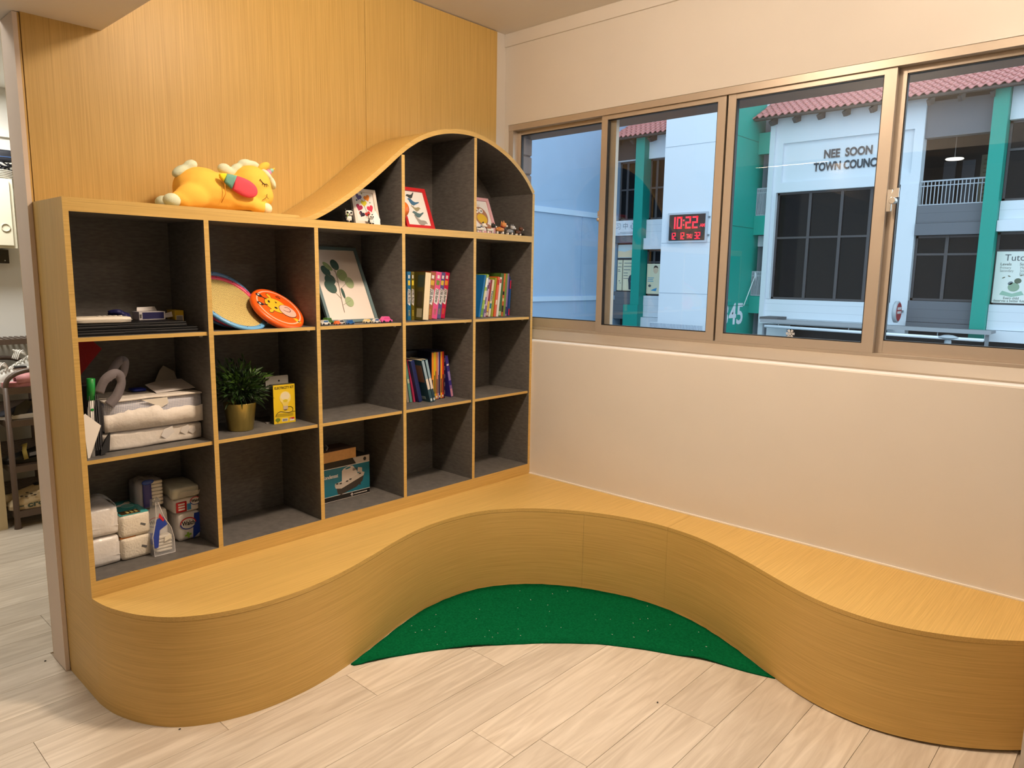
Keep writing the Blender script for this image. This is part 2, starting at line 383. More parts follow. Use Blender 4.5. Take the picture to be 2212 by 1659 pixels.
lt = MB(); lt.box(2.262, 2.272, -1.658, -1.640, 1.685, 1.765, bev=.002); lt.lathe([(0, 0), (0.012, 0), (0.013, .008), (.013, .026), (.011, .03), (0, .03)], (2.258, -1.668, 1.722), 14, 0, Matrix.Rotation(-PI / 2, 3, 'Y')); lt.prism([(-1.652, 1.735), (-1.684, 1.735), (-1.684, 1.768), (-1.668, 1.768)], (2.256, 0, 0), (0, 1, 0), (0, 0, 1), (-1, 0, 0), .006)
lt.done('latch', chrome, s3, w=True)
lt = MB(); lt.box(2.274, 2.284, -0.318, -0.308, 1.725, 1.752); lt.ell((2.282, -0.309, 1.712), (.010, .010, .011)); lt.done('latch', bronze, s2, w=True)
fl = MB()
for k in range(6):
    a = k * PI / 3; d = (math.cos(a), math.sin(a))
    def seg(p, q, wd=.0013):
        dx, dy = q[0] - p[0], q[1] - p[1]; l = math.hypot(dx, dy); nx, ny = -dy / l * wd, dx / l * wd
        fl.prism([(p[0] + nx, p[1] + ny), (p[0] - nx, p[1] - ny), (q[0] - nx, q[1] - ny), (q[0] + nx, q[1] + ny)], (2.2815, -1.310, 1.206), (0, -1, 0), (0, 0, 1), (-1, 0, 0), .0004)
    seg((0, 0), (d[0] * .018, d[1] * .018))
    for r_ in (.008, .013):
        for s_ in (-1, 1):
            b_ = a + s_ * PI / 3.4; seg((d[0] * r_, d[1] * r_), (d[0] * r_ + math.cos(b_) * .006, d[1] * r_ + math.sin(b_) * .006))
fl.done('snowflake_sticker', mat('white_vinyl', (.8, .82, .85, 1), .5), s3, w=True)
# outside reveal of the window
rv = MB(); rv.box(2.337, 2.505, -3.2, 0.75, 2.195, 2.75)
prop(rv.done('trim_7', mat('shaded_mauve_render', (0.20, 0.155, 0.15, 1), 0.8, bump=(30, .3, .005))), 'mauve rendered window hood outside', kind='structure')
jb = thing('trim_8', 'mauve brick reveal outside the window', None, (2.41, 0.27, 1.1), kind='structure')
jm = mat('mauve_painted_brick', (0.26, 0.215, 0.215, 1), 0.8, var=(8, .1), bump=(60, .3, .003))
for k in range(11):
    z0 = 1.10 + k * 0.099
    MB().box(2.337, 2.430, 0.268, 0.60, z0, z0 + 0.092, bev=.006).done('brick', jm, jb, w=True)
B('mortar', mat('brick_mortar', (0.16, 0.135, 0.14, 1), .9), jb, 2.337, 2.422, 0.275, 0.598, 1.10, 2.194)
prop(B('wall_outer', mat('outer_render', (0.5, 0.47, 0.47, 1), .8), None, 2.337, 2.50, -3.2, 0.75, -3.4, 1.09), 'outside face of the wall under the window', kind='structure')

# ------------------------------------------------------------------ curved bench
curve = [(0, 0.30), (0, 0.12), (0, 0.002), (.013, -.092), (.046, -.190), (.086, -.262), (.134, -.318), (.201, -.364), (.276, -.396), (.357, -.416), (.452, -.424), (.56, -.418), (.688, -.393), (.839, -.348), (1.027, -.284), (1.20, -.243), (1.376, -.240), (1.516, -.268), (1.63, -.334), (1.726, -.420), (1.801, -.525), (1.868, -.655), (1.914, -.798), (1.934, -.948), (1.918, -1.113), (1.872, -1.261), (1.806, -1.408), (1.736, -1.544), (1.683, -1.662), (1.654, -1.765), (1.646, -1.875), (1.661, -1.975), (1.696, -2.070), (1.750, -2.165), (1.822, -2.257), (1.89, -2.324)]
crv = [Vector((p[0], p[1], 0)) for p in catmull([(x, y, 0) for x, y in curve[2:]], 5)]
bench = thing('curved_bench', 'low wavy wood-laminate bench curving below the bookshelf and window', 'bench', (1.2, 0.0, 0))
iS = min(range(len(crv)), key=lambda i: (crv[i] - Vector((1.930, -.992, 0))).length)
iF = min(range(len(crv)), key=lambda i: (crv[i] - Vector((1.838, -.590, 0))).length)
def seat(pts, name='seat_panel'):
    return MB().prism(pts, (0, 0, 0.3545), (1, 0, 0), (0, 1, 0), (0, 0, 1), 0.0155).done(name, wood_x, bench, w=True)
A = [(p.x, p.y) for p in crv[:iS + 1]]
seat([(0, 0.308)] + A + [(2.1495, crv[iS].y + 0.006), (2.1495, 0.308)])
A = [(p.x, p.y - (0.0012 if i == iS else 0)) for i, p in enumerate(crv) if i >= iS]
seat(A + [(2.1495, -2.324), (2.1495, crv[iS].y + 0.0048)])
def fascia(pts, i0=0):
    mb = MB(); n = len(pts); V = []
    for i, p in enumerate(pts):
        d = (pts[min(i + 1, n - 1)] - pts[max(i - 1, 0)]).normalized(); nn = Vector((-d.y, d.x, 0))
        zb = max(0.0005, 0.013 * ((i0 + i) / len(crv) - 0.72) / 0.28)
        V.append([mb.bm.verts.new((q.x, q.y, z)) for q, z in ((p + nn * .0006, zb), (p + nn * .0006, .3535), (p + nn * .012, .3535), (p + nn * .012, zb))])
    for i in range(n - 1):
        for k in range(4): mb.bm.faces.new([V[i][k], V[i + 1][k], V[i + 1][(k + 1) % 4], V[i][(k + 1) % 4]])
    mb.bm.faces.new(V[0]); mb.bm.faces.new(V[-1][::-1])
    return smooth_angle(mb.done('fascia_panel', wood_h, bench, w=True))
fascia([Vector((0, .3, 0)), Vector((0, .15, 0))] + crv[:iF + 1])
fascia([crv[iF] + (crv[iF + 1] - crv[iF]).normalized() * .0006] + crv[iF + 1:iS + 1], iF)
fascia([crv[iS] + (crv[iS + 1] - crv[iS]).normalized() * .0006] + crv[iS + 1:], iS)
pl = MB(); pts = crv[int(len(crv) * .7):]
V = []
for i, p in enumerate(pts):
    d = (pts[min(i + 1, len(pts) - 1)] - pts[max(i - 1, 0)]).normalized(); nn = Vector((-d.y, d.x, 0)); V.append([pl.bm.verts.new((q.x, q.y, z)) for q, z in ((p + nn * .014, .0005), (p + nn * .014, .03), (p + nn * .02, .03), (p + nn * .02, .0005))])
for i in range(len(V) - 1):
    for k in range(4): pl.bm.faces.new([V[i][k], V[i + 1][k], V[i + 1][(k + 1) % 4], V[i][(k + 1) % 4]])
pl.done('plinth', black, bench, w=True)

# ------------------------------------------------------------------ green carpet offcut
front = catmull([(.722, -.404, 0), (.77, -.428, 0), (.86, -.462, 0), (1.009, -.542, 0), (1.146, -.643, 0), (1.301, -.771, 0), (1.428, -.901, 0), (1.515, -1.016, 0), (1.596, -1.175, 0), (1.659, -1.317, 0), (1.693, -1.466, 0), (1.723, -1.565, 0)], 6)
i0 = min(range(len(crv)), key=lambda i: (crv[i] - Vector((.722, -.384, 0))).length); i1 = min(range(len(crv)), key=lambda i: (crv[i] - Vector((1.736, -1.544, 0))).length)
back = []
for i in range(i0, i1):
    d = (crv[i + 1] - crv[i - 1]).normalized(); back.append(crv[i] - Vector((-d.y, d.x, 0)) * (.006 + .002 * math.sin(i * 2.1)))
cm = mat('green_felt_carpet', (0.003, 0.105, 0.036, 1), 1.0, spec=0.0, var=(120, .22), bump=(420, .6, .003))
nC = 60
def resample(P, n):
    L = [0]
    for a, b in zip(P, P[1:]): L.append(L[-1] + (b - a).length)
    R = []
    for k in range(n):
        t = L[-1] * k / (n - 1); j = max(i for i in range(len(L)) if L[i] <= t + 1e-9); j = min(j, len(P) - 2)
        R.append(P[j].lerp(P[j + 1], (t - L[j]) / max(1e-9, L[j + 1] - L[j])))
    return R
fr, bk = resample(front, nC), resample(back, nC); mb = MB(); rowsV = []
for i in range(nC):
    r_ = []
    for j in range(9):
        p = fr[i].lerp(bk[i], j / 8); z = .0055 + .0012 * mnoise.noise((p.x * 9, p.y * 9, 3))
        if j == 0: z += max(0, mnoise.noise((p.x * 7, p.y * 7, 0))) * .012; p = p + Vector((mnoise.noise((p.x * 20, 0, 1)) * .004, mnoise.noise((p.x * 20, 5, 1)) * .004, 0))
        r_.append((mb.bm.verts.new((p.x, p.y, z)), mb.bm.verts.new((p.x, p.y, z - .005))))
    rowsV.append(r_)
for i in range(nC - 1):
    for j in range(8):
        for k, fl_ in ((0, 1), (1, -1)): mb.bm.faces.new([rowsV[i][j][k], rowsV[i + 1][j][k], rowsV[i + 1][j + 1][k], rowsV[i][j + 1][k]][::fl_])
    for j in (0, 8): mb.bm.faces.new([rowsV[i][j][0], rowsV[i + 1][j][0], rowsV[i + 1][j][1], rowsV[i][j][1]])
for i in (0, nC - 1):
    for j in range(8): mb.bm.faces.new([rowsV[i][j][0], rowsV[i][j + 1][0], rowsV[i][j + 1][1], rowsV[i][j][1]])
carpet = mb.done('carpet', cm, None, smooth=True, loc=(1.4, -.6, 0)); prop(carpet, 'crescent of green felt carpet on the floor inside the bench curve', 'carpet')
lint = MB()
for k in range(40):
    i = random.randrange(6, nC - 6); p = fr[i].lerp(bk[i], random.uniform(.1, .9)); a = random.uniform(0, PI); l = random.uniform(.002, .007)
    lint.obox((p.x, p.y, .0078), (l, .0016, .0008), Matrix.Rotation(a, 3, 'Z'))
ln = lint.done('lint', whitep, carpet, w=True); ln['kind'] = 'stuff'
for x, y in ((1.30, -1.335), (.125, -.325), (-.045, .43)):
    prop(MB().ell((x, y, .0018), (.004, .003, .0018), 0, 8).done('crumb', mat('dark_crumb', (.05, .045, .04, 1), .8), None, loc=(x, y, 0)), {1.30: 'dark crumb on the planks in front of the carpet', .125: 'dark crumb beside the rounded left end of the bench', -.045: 'dark crumb on the passage floor beside the wall end'}[x], 'crumb')

# ------------------------------------------------------------------ bookshelf
Z0, ZR, Z2, Z1, ZMB, ZMT, ZT = .3705, .425, .8235, 1.216, 1.599, 1.629, 1.6405
DV = [.434, .865, 1.295, 1.7245]; TH = .0085
XL, XR_ = .016, 2.1335; DB = .297
shelf = thing('bookshelf', 'built-in oak-edged bookshelf with wave-shaped top and dark taupe cells', 'bookshelf', (1.07, 0.15, Z0))
FW = {'-y': 1}
def S_(name, x0, x1, y0, y1, z0, z1, fm=None, mats=None): return B(name, mats or [grey, wood_h, wood_z2], shelf, x0, x1, y0, y1, z0, z1, fm=fm or FW)
S_('side_panel', 0.0, XL, 0, .305, Z0, ZT, {'-y': 1, '-x': 2, '+z': 1})
outer = catmull([(.775, 0, 1.6245), (.82, 0, 1.634), (.856, 0, 1.6485), (.905, 0, 1.673), (.951, 0, 1.700), (1.03, 0, 1.751), (1.113, 0, 1.811), (1.198, 0, 1.879), (1.251, 0, 1.924), (1.305, 0, 1.966), (1.35, 0, 1.995), (1.40, 0, 2.022), (1.47, 0, 2.050), (1.533, 0, 2.067), (1.594, 0, 2.077), (1.656, 0, 2.0815), (1.716, 0, 2.080), (1.786, 0, 2.070), (1.859, 0, 2.050), (1.935, 0, 2.021), (1.994, 0, 1.990), (2.049, 0, 1.953), (2.101, 0, 1.908), (2.15, 0, 1.852)], 4)
inner = []
for i, p in enumerate(outer):
    d = (outer[min(i + 1, len(outer) - 1)] - outer[max(i - 1, 0)]).normalized(); inner.append(p + Vector((d.z, 0, -d.x)) * .0195)
def zin(x):
    for a, b in zip(inner, inner[1:]):
        if a.x <= x <= b.x: return a.z + (b.z - a.z) * (x - a.x) / (b.x - a.x)
    return inner[-1].z
zr_in = zin(2.128)
mb = MB(); W = []
for p, q in zip(outer, inner):
    if q.z < ZMT: t = (ZMT + .0003 - q.z); q = Vector((q.x, 0, ZMT + .0003))
    q = Vector((min(q.x, 2.15), 0, q.z))
    if p.z < ZMT + .0006: p = Vector((p.x, 0, ZMT + .0006))
    W.append([mb.bm.verts.new((a.x, y, a.z)) for a, y in ((p, 0), (q, 0), (q, .305), (p, .305))])
for a, b in zip(W, W[1:]):
    for k, m_ in ((0, 1), (1, 0), (2, 0), (3, 2)): mb.bm.faces.new([a[k], a[(k + 1) % 4], b[(k + 1) % 4], b[k]]).material_index = m_
mb.bm.faces.new(W[0]).material_index = 1; mb.bm.faces.new(W[-1][::-1]).material_index = 1
smooth_angle(mb.done('wave_top', [grey, wood_h, wood_x], shelf, w=True))
S_('side_panel', XR_, 2.15, 0, .305, Z0, zin(2.149) + .003, {'-y': 1, '+x': 2})
for i, c in enumerate(DV):
    S_('divider', c - TH, c + TH, 0, DB, ZR, ZMB - .0002)
    if i > 1: S_('divider', c - TH, c + TH, 0, DB, ZMT + .0002, min(zin(c - TH), zin(c + TH)) - .0006)
S_('base_board', XL, XR_, 0, DB, Z0, ZR - .0002)
S_('mid_board', XL, XR_, 0, DB, ZMB, ZMT, {'-y': 1})
B('top_board', [wood_x, wood_h], shelf, XL, .8595, 0, .305, ZMT + .0002, ZT, fm={'-y': 1}) if False else MB().prism([(XL, ZMT + .0002), (.774, ZMT + .0002), (.800, ZT - .0065), (.790, ZT), (XL, ZT)], (0, 0.0, 0), (1, 0, 0), (0, 0, 1), (0, 1, 0), .305).done('top_board', wood_x, shelf, w=True)
bp = MB(); bp.box(XL, XR_, DB + .0004, .305, Z0, ZMT)
sel = [p for p in inner if p.z > ZMT + .004 and p.x < XR_]
bp.prism([(sel[0].x, ZMT)] + [(XR_, ZMT), (XR_, zin(XR_ - .005) - .001)] + [(p.x, p.z - .001) for p in sel[::-1]], (0, DB + .0004, 0), (1, 0, 0), (0, 0, 1), (0, 1, 0), .0075)
bp.done('back_panel', grey, shelf, w=True)
EDG = [XL] + [k for c in DV for k in (c - TH, c + TH)] + [XR_]
COLS = [(EDG[2 * i], EDG[2 * i + 1]) for i in range(5)]
pin = mat('clear_plastic_pin', (.5, .48, .45, 1), .2)
for (a, b_) in COLS:
    for z in (Z2, Z1):
        s = S_('shelf_board', a + .0006, b_ - .0006, .009, DB, z - .0130, z)
        MB().box(b_ - .012, b_ - .0008, .045, .053, z - .021, z - .0132, bev=.002).done('shelf_pin', pin, s, w=True)
# ================================================================== things in the bookshelf
UP = PI / 2
def c_(r, g, b, name, rough=.55, **k): return mat(name, lin(r, g, b), rough, **k)
# colours below are surface colours under neutral light
def blob(name, parts, m, parent, voxel=.006, it=8, w=False):
    mb = MB()
    for p in parts: mb.ell(p[0], p[1], 0, 16, p[2] if len(p) > 2 else None)
    o = mb.done(name, m, None, w=False)
    r = o.modifiers.new('r', 'REMESH'); r.mode = 'VOXEL'; r.voxel_size = voxel; r.use_smooth_shade = True
    s = o.modifiers.new('s', 'SMOOTH'); s.iterations = it; s.factor = .5
    dg = bpy.context.evaluated_depsgraph_get(); me = bpy.data.meshes.new_from_object(o.evaluated_get(dg)); old = o.data
    o.modifiers.clear(); o.data = me; bpy.data.meshes.remove(old); me.name = name
    if not me.materials: me.materials.append(m)
    for q in me.polygons: q.use_smooth = True
    o.parent = parent; return o
def R2(ax, a): return Matrix.Rotation(a, 3, ax)

# ---- plush toy on the top board (local: x along the shelf, y depth, z up; base at z 0)
pm = c_(252, 194, 80, 'yellow_plush', .95, bump=(500, .35, .002)); pg = c_(212, 222, 196, 'pale_green_plush', .95, bump=(400, .4, .002))
pw = c_(245, 232, 200, 'cream_plush', .95, bump=(400, .4, .002))
pl = thing('plush_toy', 'yellow plush unicorn lying asleep on top of the bookshelf', 'plush toy', (.56, .14, ZT))
X = lambda x, z, y=0.0: (x - .56, y, z - ZT)
blob('body', [(X(.485, 1.715), (.098, .082, .080)), (X(.56, 1.712), (.10, .080, .072)), (X(.63, 1.708, -.004), (.08, .07, .066)), (X(.672, 1.748, -.008), (.076, .072, .074)), (X(.690, 1.712, -.016), (.064, .062, .052)),
              (X(.430, 1.684, -.055), (.062, .036, .044)), (X(.395, 1.667, -.060), (.050, .026, .026), R2('Y', .25)), (X(.395, 1.668, .045), (.045, .03, .024)),
              (X(.62, 1.682, -.050), (.060, .030, .032)), (X(.664, 1.668, -.062), (.048, .027, .025), R2('Y', .25)), (X(.66, 1.67, .05), (.055, .03, .026)), (X(.56, 1.665, 0), (.13, .06, .024))], pm, pl, .007, 9)
for yy, xx, zz in ((-.062, .356, 1.664), (.045, .372, 1.664)): MB().ell(X(xx, zz, yy), (.030, .027, .0235), 0, 16).done('foot', pg, pl, True)
MB().ell(X(.700, 1.662, -.064), (.022, .025, .0215), 0, 16).done('paw', pw, pl, True)
blob('tail', [(X(.415, 1.772), (.034, .022, .018), R2('Y', -.6)), (X(.452, 1.796), (.026, .021, .019), R2('Y', -.4)), (X(.435, 1.779), (.02, .018, .015))], pg, pl, .005, 5)
blob('mane', [(X(.575, 1.798), (.026, .020, .020)), (X(.600, 1.787), (.026, .020, .016)), (X(.622, 1.804), (.022, .020, .018), R2('Y', -.5)), (X(.655, 1.826), (.028, .021, .017), R2('Y', -.2)), (X(.690, 1.824), (.026, .021, .016), R2('Y', .3))], pg, pl, .005, 5)
MB().ell(X(.722, 1.822, -.02), (.026, .010, .014), 0, 16, R2('Y', -.5)).done('ear', pm, pl, True)
blob('forelock', [(X(.730, 1.792, -.02), (.030, .020, .012), R2('Y', .75)), (X(.752, 1.764, -.02), (.026, .020, .012), R2('Y', 1.2))], pg, pl, .004, 4)
hm = [c_(236, 150, 190, 'pink_satin', .4), c_(150, 205, 190, 'mint_satin', .4), c_(250, 215, 70, 'yellow_satin', .4)]
d = MB(); M_ = R2('Y', .95)
for i, (a, b_, r0, r1) in enumerate(((0, .022, .0135, .0095), (.022, .036, .0095, .006), (.036, .048, .006, .0008))): d.lathe([(0, a), (r0, a), (r1, b_), (0, b_)], X(.728, 1.793, -.02), 14, i, M_)
d.done('horn', hm, pl, True)
# folded wing of three colours, quilted pad lying against the flank
wg = thing('wing', None, None, X(.578, 1.738, -.088), (UP, 0, 0)); wg.parent = pl; wg.rotation_euler = (UP + .10, .38, -.06)
def pad(pts, th, m, name, seg=1):
    cx = sum(p[0] for p in pts) / len(pts); cy = sum(p[1] for p in pts) / len(pts); mb = MB(); rings = []
    for k, (s, z) in enumerate(((1, 0), (.97, th * .55), (.85, th * .9), (.5, th), (0, th))):
        rings.append([mb.bm.verts.new((cx + (p[0] - cx) * s, cy + (p[1] - cy) * s, z)) for p in pts] if s else [mb.bm.verts.new((cx, cy, z))])
    n = len(pts)
    for A_, B_ in zip(rings, rings[1:]):
        for i in range(n):
            q = [A_[i], A_[(i + 1) % n], B_[(i + 1) % len(B_)], B_[i % len(B_)]]; mb.bm.faces.new(list(dict.fromkeys(q)))
    mb.bm.faces.new(rings[0][::-1]); return mb.done(name, m, wg, True)
def clipx(P, x0, x1):
    def cl(P, f, x):
        R = []
        for i, p in enumerate(P):
            q = P[(i + 1) % len(P)]; a, b_ = f(p[0] - x), f(q[0] - x)
            if a >= 0: R.append(p)
            if a * b_ < 0: t = a / (a - b_); R.append((p[0] + (q[0] - p[0]) * t, p[1] + (q[1] - p[1]) * t))
        return R
    return cl(cl(P, lambda d: d, x0), lambda d: -d, x1)
leaf = [(.074 * math.cos(2 * PI * i / 40) + .004, (.029 + .011 * math.cos(2 * PI * i / 40)) * math.sin(2 * PI * i / 40)) for i in range(40)]
for (a, b_, nm, cc) in ((-.1, -.047, 'yellow_tip', (245, 220, 40)), (-.047, -.012, 'teal_band', (110, 165, 150)), (-.012, .1, 'coral_end', (240, 80, 95))):
    pad(clipx(leaf, a, b_), .012, c_(*cc, nm + '_plush', .9, bump=(400, .3, .002)), nm)
thread = c_(35, 25, 20, 'dark_thread', .8)
ey = MB()
E0 = [Vector(X(.672 + .030 * t, 1.765 - .014 * t - .007 * math.sin(PI * t), -.0805 + .006 * t)) for t in [i / 8 for i in range(9)]]
ey.tube(E0, .0013, 6)
for i, (dx, dz) in ((1, (-.006, .003)), (3, (-.003, -.009)), (5, (.0, -.010)), (7, (.002, -.010)), (8, (.004, -.008))): ey.tube([E0[i], E0[i] + Vector((dx, -.001, dz))], .001, 5)
ey.done('closed_eye', thread, pl, True)
mo = MB(); mo.tube([X(.676, 1.689, -.0815), X(.688, 1.697, -.0825), X(.696, 1.703, -.0815), X(.703, 1.697, -.079)], .0011, 5); mo.tube([X(.696, 1.703, -.0815), X(.697, 1.714, -.0815)], .0011, 5); mo.done('mouth', c_(120, 95, 30, 'olive_thread', .8), pl, True)
sm = MB(); sm.tube([X(.515, 1.755, -.083), X(.532, 1.735, -.088), X(.535, 1.70, -.086), X(.522, 1.668, -.076)], .0014, 6); sm.done('seam', c_(225, 150, 50, 'plush_seam', .9), pl, True)

# ---- framed prints: local xy plane is the picture, z out of the picture
def frame_thing(name, label, x0, x1, yb, ang, h, z, wd, m, matw=0.0, inset=.006, pm_=None):
    t = thing(name, label, 'picture frame', ((x0 + x1) / 2, yb, z), (UP - ang, 0, 0), 'framed prints in the bookshelf')
    w_ = (x1 - x0) / 2; D = .014
    mb = MB()
    for q in (((-w_, 0), (w_, 0), (w_ - wd, wd), (-w_ + wd, wd)), ((w_, 0), (w_, h), (w_ - wd, h - wd), (w_ - wd, wd)), ((w_, h), (-w_, h), (-w_ + wd, h - wd), (w_ - wd, h - wd)), ((-w_, h), (-w_, 0), (-w_ + wd, wd), (-w_ + wd, h - wd))):
        mb.prism(q, (0, 0, -D), (1, 0, 0), (0, 1, 0), (0, 0, 1), D)
    mb.done('frame', m, t)
    MB().box(-w_ + wd * .6, w_ - wd * .6, wd * .6, h - wd * .6, -D + .001, -inset).done('print', pm_ or whitep, t)
    return t, w_, -inset
BZ = .0006
t, w_, zf = frame_thing('picture_frame', 'blue-grey framed eucalyptus print leaning in the third cell of the upper row', .990, 1.247, .118, math.atan2(.165, .318), .362, Z1 + .0035, .0135, c_(98, 122, 128, 'bluegrey_frame', .5), pm_=c_(232, 222, 214, 'print_paper_rose', .6))
gd, gm, gl_ = c_(52, 84, 76, 'dark_eucalyptus'), c_(140, 160, 110, 'sage_leaf'), c_(160, 178, 135, 'pale_sage_leaf')
def L_(cx, cy, rx, ry, a, m, i): 
    o = flat('printed_leaf', oval(cx, cy, rx, ry, 22, a), m, t, lift=zf + BZ * (1 + i * .12), t=.0004)
def stem(pts, wd, m, lift, tt=None, name='printed_stem'):
    mb = MB()
    for a, b_ in zip(pts, pts[1:]):
        dx, dy = b_[0] - a[0], b_[1] - a[1]; l = math.hypot(dx, dy); nx, ny = -dy / l * wd, dx / l * wd
        mb.prism([(a[0] + nx, a[1] + ny), (a[0] - nx, a[1] - ny), (b_[0] - nx, b_[1] - ny), (b_[0] + nx, b_[1] + ny)], (0, 0, lift), (1, 0, 0), (0, 1, 0), (0, 0, 1), .0003)
    return mb.done(name, m, tt or t)
for i, (cx, cy, rx, ry, a, m) in enumerate(((-.062, .246, .019, .027, .5, gd), (-.046, .268, .012, .027, .75, gm), (-.008, .276, .020, .026, .2, gd), (.014, .226, .026, .029, -.15, gm), (.040, .190, .022, .027, .1, gl_), (-.054, .204, .026, .026, .1, gd), (-.062, .170, .025, .033, .6, gd), (-.009, .140, .007, .026, .05, gd), (.010, .098, .021, .024, 0, gl_))): L_(cx, cy, rx, ry, a, m, i)
stem([(-.032, .048), (-.030, .082), (-.022, .150), (-.016, .200), (-.014, .262)], .0012, c_(120, 105, 90, 'stem_ink'), zf + BZ * 2.3)
for p in (((-.030, .082), (.018, .104)), ((-.026, .112), (-.050, .148)), ((-.022, .155), (.034, .196)), ((-.018, .19), (-.060, .228)), ((-.015, .215), (.020, .238)), ((-.015, .24), (-.044, .272))): stem(p, .0007, c_(130, 125, 105, 'vein_ink'), zf + BZ * 2.4, name='printed_vein')

t, w_, zf = frame_thing('picture_frame', 'white framed print of coloured hearts under the slope of the wave top', 1.096, 1.222, .064, math.atan2(.04, .158), .153, ZMT + .0028, .014, c_(225, 212, 200, 'white_frame', .45))
for (x, y, s, a, cc) in ((-.031, .128, .019, -.35, (92, 80, 130)), (.021, .126, .020, .35, (240, 140, 30)), (-.003, .100, .019, 0, (200, 185, 30)), (-.036, .079, .021, -.35, (160, 20, 70)), (.033, .078, .021, .35, (205, 50, 80)), (-.026, .048, .018, -.5, (35, 25, 50)), (.012, .050, .018, .45, (190, 40, 35))):
    flat('printed_heart', heart(x * .80, y * .92, s * .84, a), c_(*cc, 'heart_ink_%d' % cc[0], .5), t, lift=zf + BZ, t=.0005)
for x, y, cc in ((-.008, .146, (150, 150, 110)), (-.046, .112, (45, 70, 100)), (.037, .106, (150, 160, 150)), (-.040, .052, (200, 120, 110))): flat('printed_dot', oval(x * .8, y * .92, .0038, .0038, 12), c_(*cc, 'dot_ink_%d' % cc[1]), t, lift=zf + BZ)
for p in (((-.003, .028), (.005, .055), (-.003, .081)), ((-.003, .099), (-.018, .110)), ((-.003, .099), (.008, .109))): stem(p, .0006, ink, zf + BZ * 1.6)

t, w_, zf = frame_thing('picture_frame', 'red framed print of blue and grey birds beside the tall arch divider', 1.370, 1.533, .064, math.atan2(.077, .185), .200, ZMT + .0035, .016, c_(190, 22, 30, 'red_frame', .4))
def bird(cx, cy, s, cc, flip=1, a=0.0):
    P = [(-1.0, .25), (-.72, .48), (-.40, .42), (-.05, .22), (.35, .15), (1.0, .42), (1.05, .30), (.55, -.10), (.15, -.42), (-.25, -.45), (-.6, -.15), (-.72, .12)]
    c, sn = math.cos(a), math.sin(a); Q = [(cx + s * (p[0] * flip * c - p[1] * sn), cy + s * (p[0] * flip * sn + p[1] * c)) for p in P]
    if flip < 0: Q = Q[::-1]
    flat('printed_bird', Q, c_(*cc, 'bird_ink_%d_%d' % (cc[0], cc[2]), .6), t, lift=zf + BZ, t=.0005)
    stem([(cx - s * .05, cy - s * .4), (cx - s * .08, cy - s * .85)], .0006, c_(120, 110, 100, 'leg_ink'), zf + BZ)
for q in ((-.012, .160, .026, (52, 62, 62), 1, .35), (-.006, .128, .032, (58, 105, 140), 1, -.25), (.002, .098, .026, (150, 140, 105), -1, -.2), (.006, .070, .033, (78, 108, 112), 1, 0), (.010, .036, .038, (150, 145, 138), -1, -.5)): bird(*q)

t, w_, zf = frame_thing('picture_frame', 'pink framed print of a brown bird behind the small dog figures', 1.805, 1.970, .085, math.atan2(.072, .178), .195, ZMT + .0035, .016, c_(222, 170, 175, 'pink_frame', .45))
brn = c_(165, 115, 85, 'brown_bird_ink')
flat('printed_body', oval(.002, .095, .046, .050, 26, .2), brn, t, lift=zf + BZ); flat('printed_tail', [(.02, .062), (.045, .052), (.068, .040), (.06, .028), (.03, .026), (.0, .045)], brn, t, lift=zf + BZ * 1.1)
flat('printed_belly', oval(.004, .082, .034, .026, 24, -.15), c_(215, 175, 30, 'yellow_bill_ink'), t, lift=zf + BZ * 2)
for x in (-.022, .008):
    flat('printed_eye', oval(x, .124, .014, .013, 18), whitep, t, lift=zf + BZ * 2.4); flat('printed_pupil', oval(x + .002, .123, .004, .004, 12), ink, t, lift=zf + BZ * 3.4)
for a in (-.3, 0, .3): stem([(-.004 + a * .02, .146), (-.004 + a * .05, .160)], .0006, brn, zf + BZ)
for x, y in ((-.012, .036), (.022, .030)): flat('printed_bird', oval(x, y, .012, .006, 14, -.6), c_(60, 95, 125, 'small_blue_ink'), t, lift=zf + BZ)

# ---- small figures on the mid board
def panda(x, y, s, rz, label, leaf_=True):
    t = thing('panda_figure', label, 'figurine', (x, y, ZMT), (0, 0, rz), 'black and white panda figures'); k = s
    pw_, pb_ = c_(225, 220, 210, 'glossy_white_plastic', .35), c_(22, 21, 22, 'glossy_black_plastic', .35)
    MB().rbox((0, 0, .017 * k), (.026 * k, .020 * k, .028 * k), .006 * k, 3).done('body', pw_, t, True)
    MB().rbox((0, -.002 * k, .042 * k), (.032 * k, .024 * k, .024 * k), .007 * k, 3).done('head', pw_, t, True)
    for sx in (-1, 1):
        MB().ell((sx * .015 * k, 0, .056 * k), (.006 * k, .004 * k, .006 * k), 0, 10).done('ear', pb_, t, True)
        MB().ell((sx * .008 * k, -.0140 * k, .044 * k), (.0045 * k, .0016 * k, .0055 * k), 0, 10, R2('Y', sx * .5)).done('eye_patch', pb_, t, True)
        MB().ell((sx * .015 * k, -.004 * k, .020 * k), (.005 * k, .006 * k, .010 * k), 0, 10).done('arm', pb_, t, True)
        MB().ell((sx * .009 * k, -.009 * k, .0062 * k), (.007 * k, .010 * k, .006 * k), 0, 10).done('leg', pb_, t, True)
    MB().ell((0, -.0145 * k, .038 * k), (.003 * k, .002 * k, .002 * k), 0, 8).done('nose', pb_, t, True)
    if leaf_: MB().ell((-.009 * k, -.016 * k, .032 * k), (.002 * k, .002 * k, .009 * k), 0, 8).done('bamboo_shoot', c_(140, 180, 70, 'bamboo_green'), t, True)
panda(1.040, .035, .92, -.35, 'small panda figure in front of the left edge of the hearts print')
panda(1.150, .038, .72, .1, 'smaller panda figure in front of the middle of the hearts print', False)
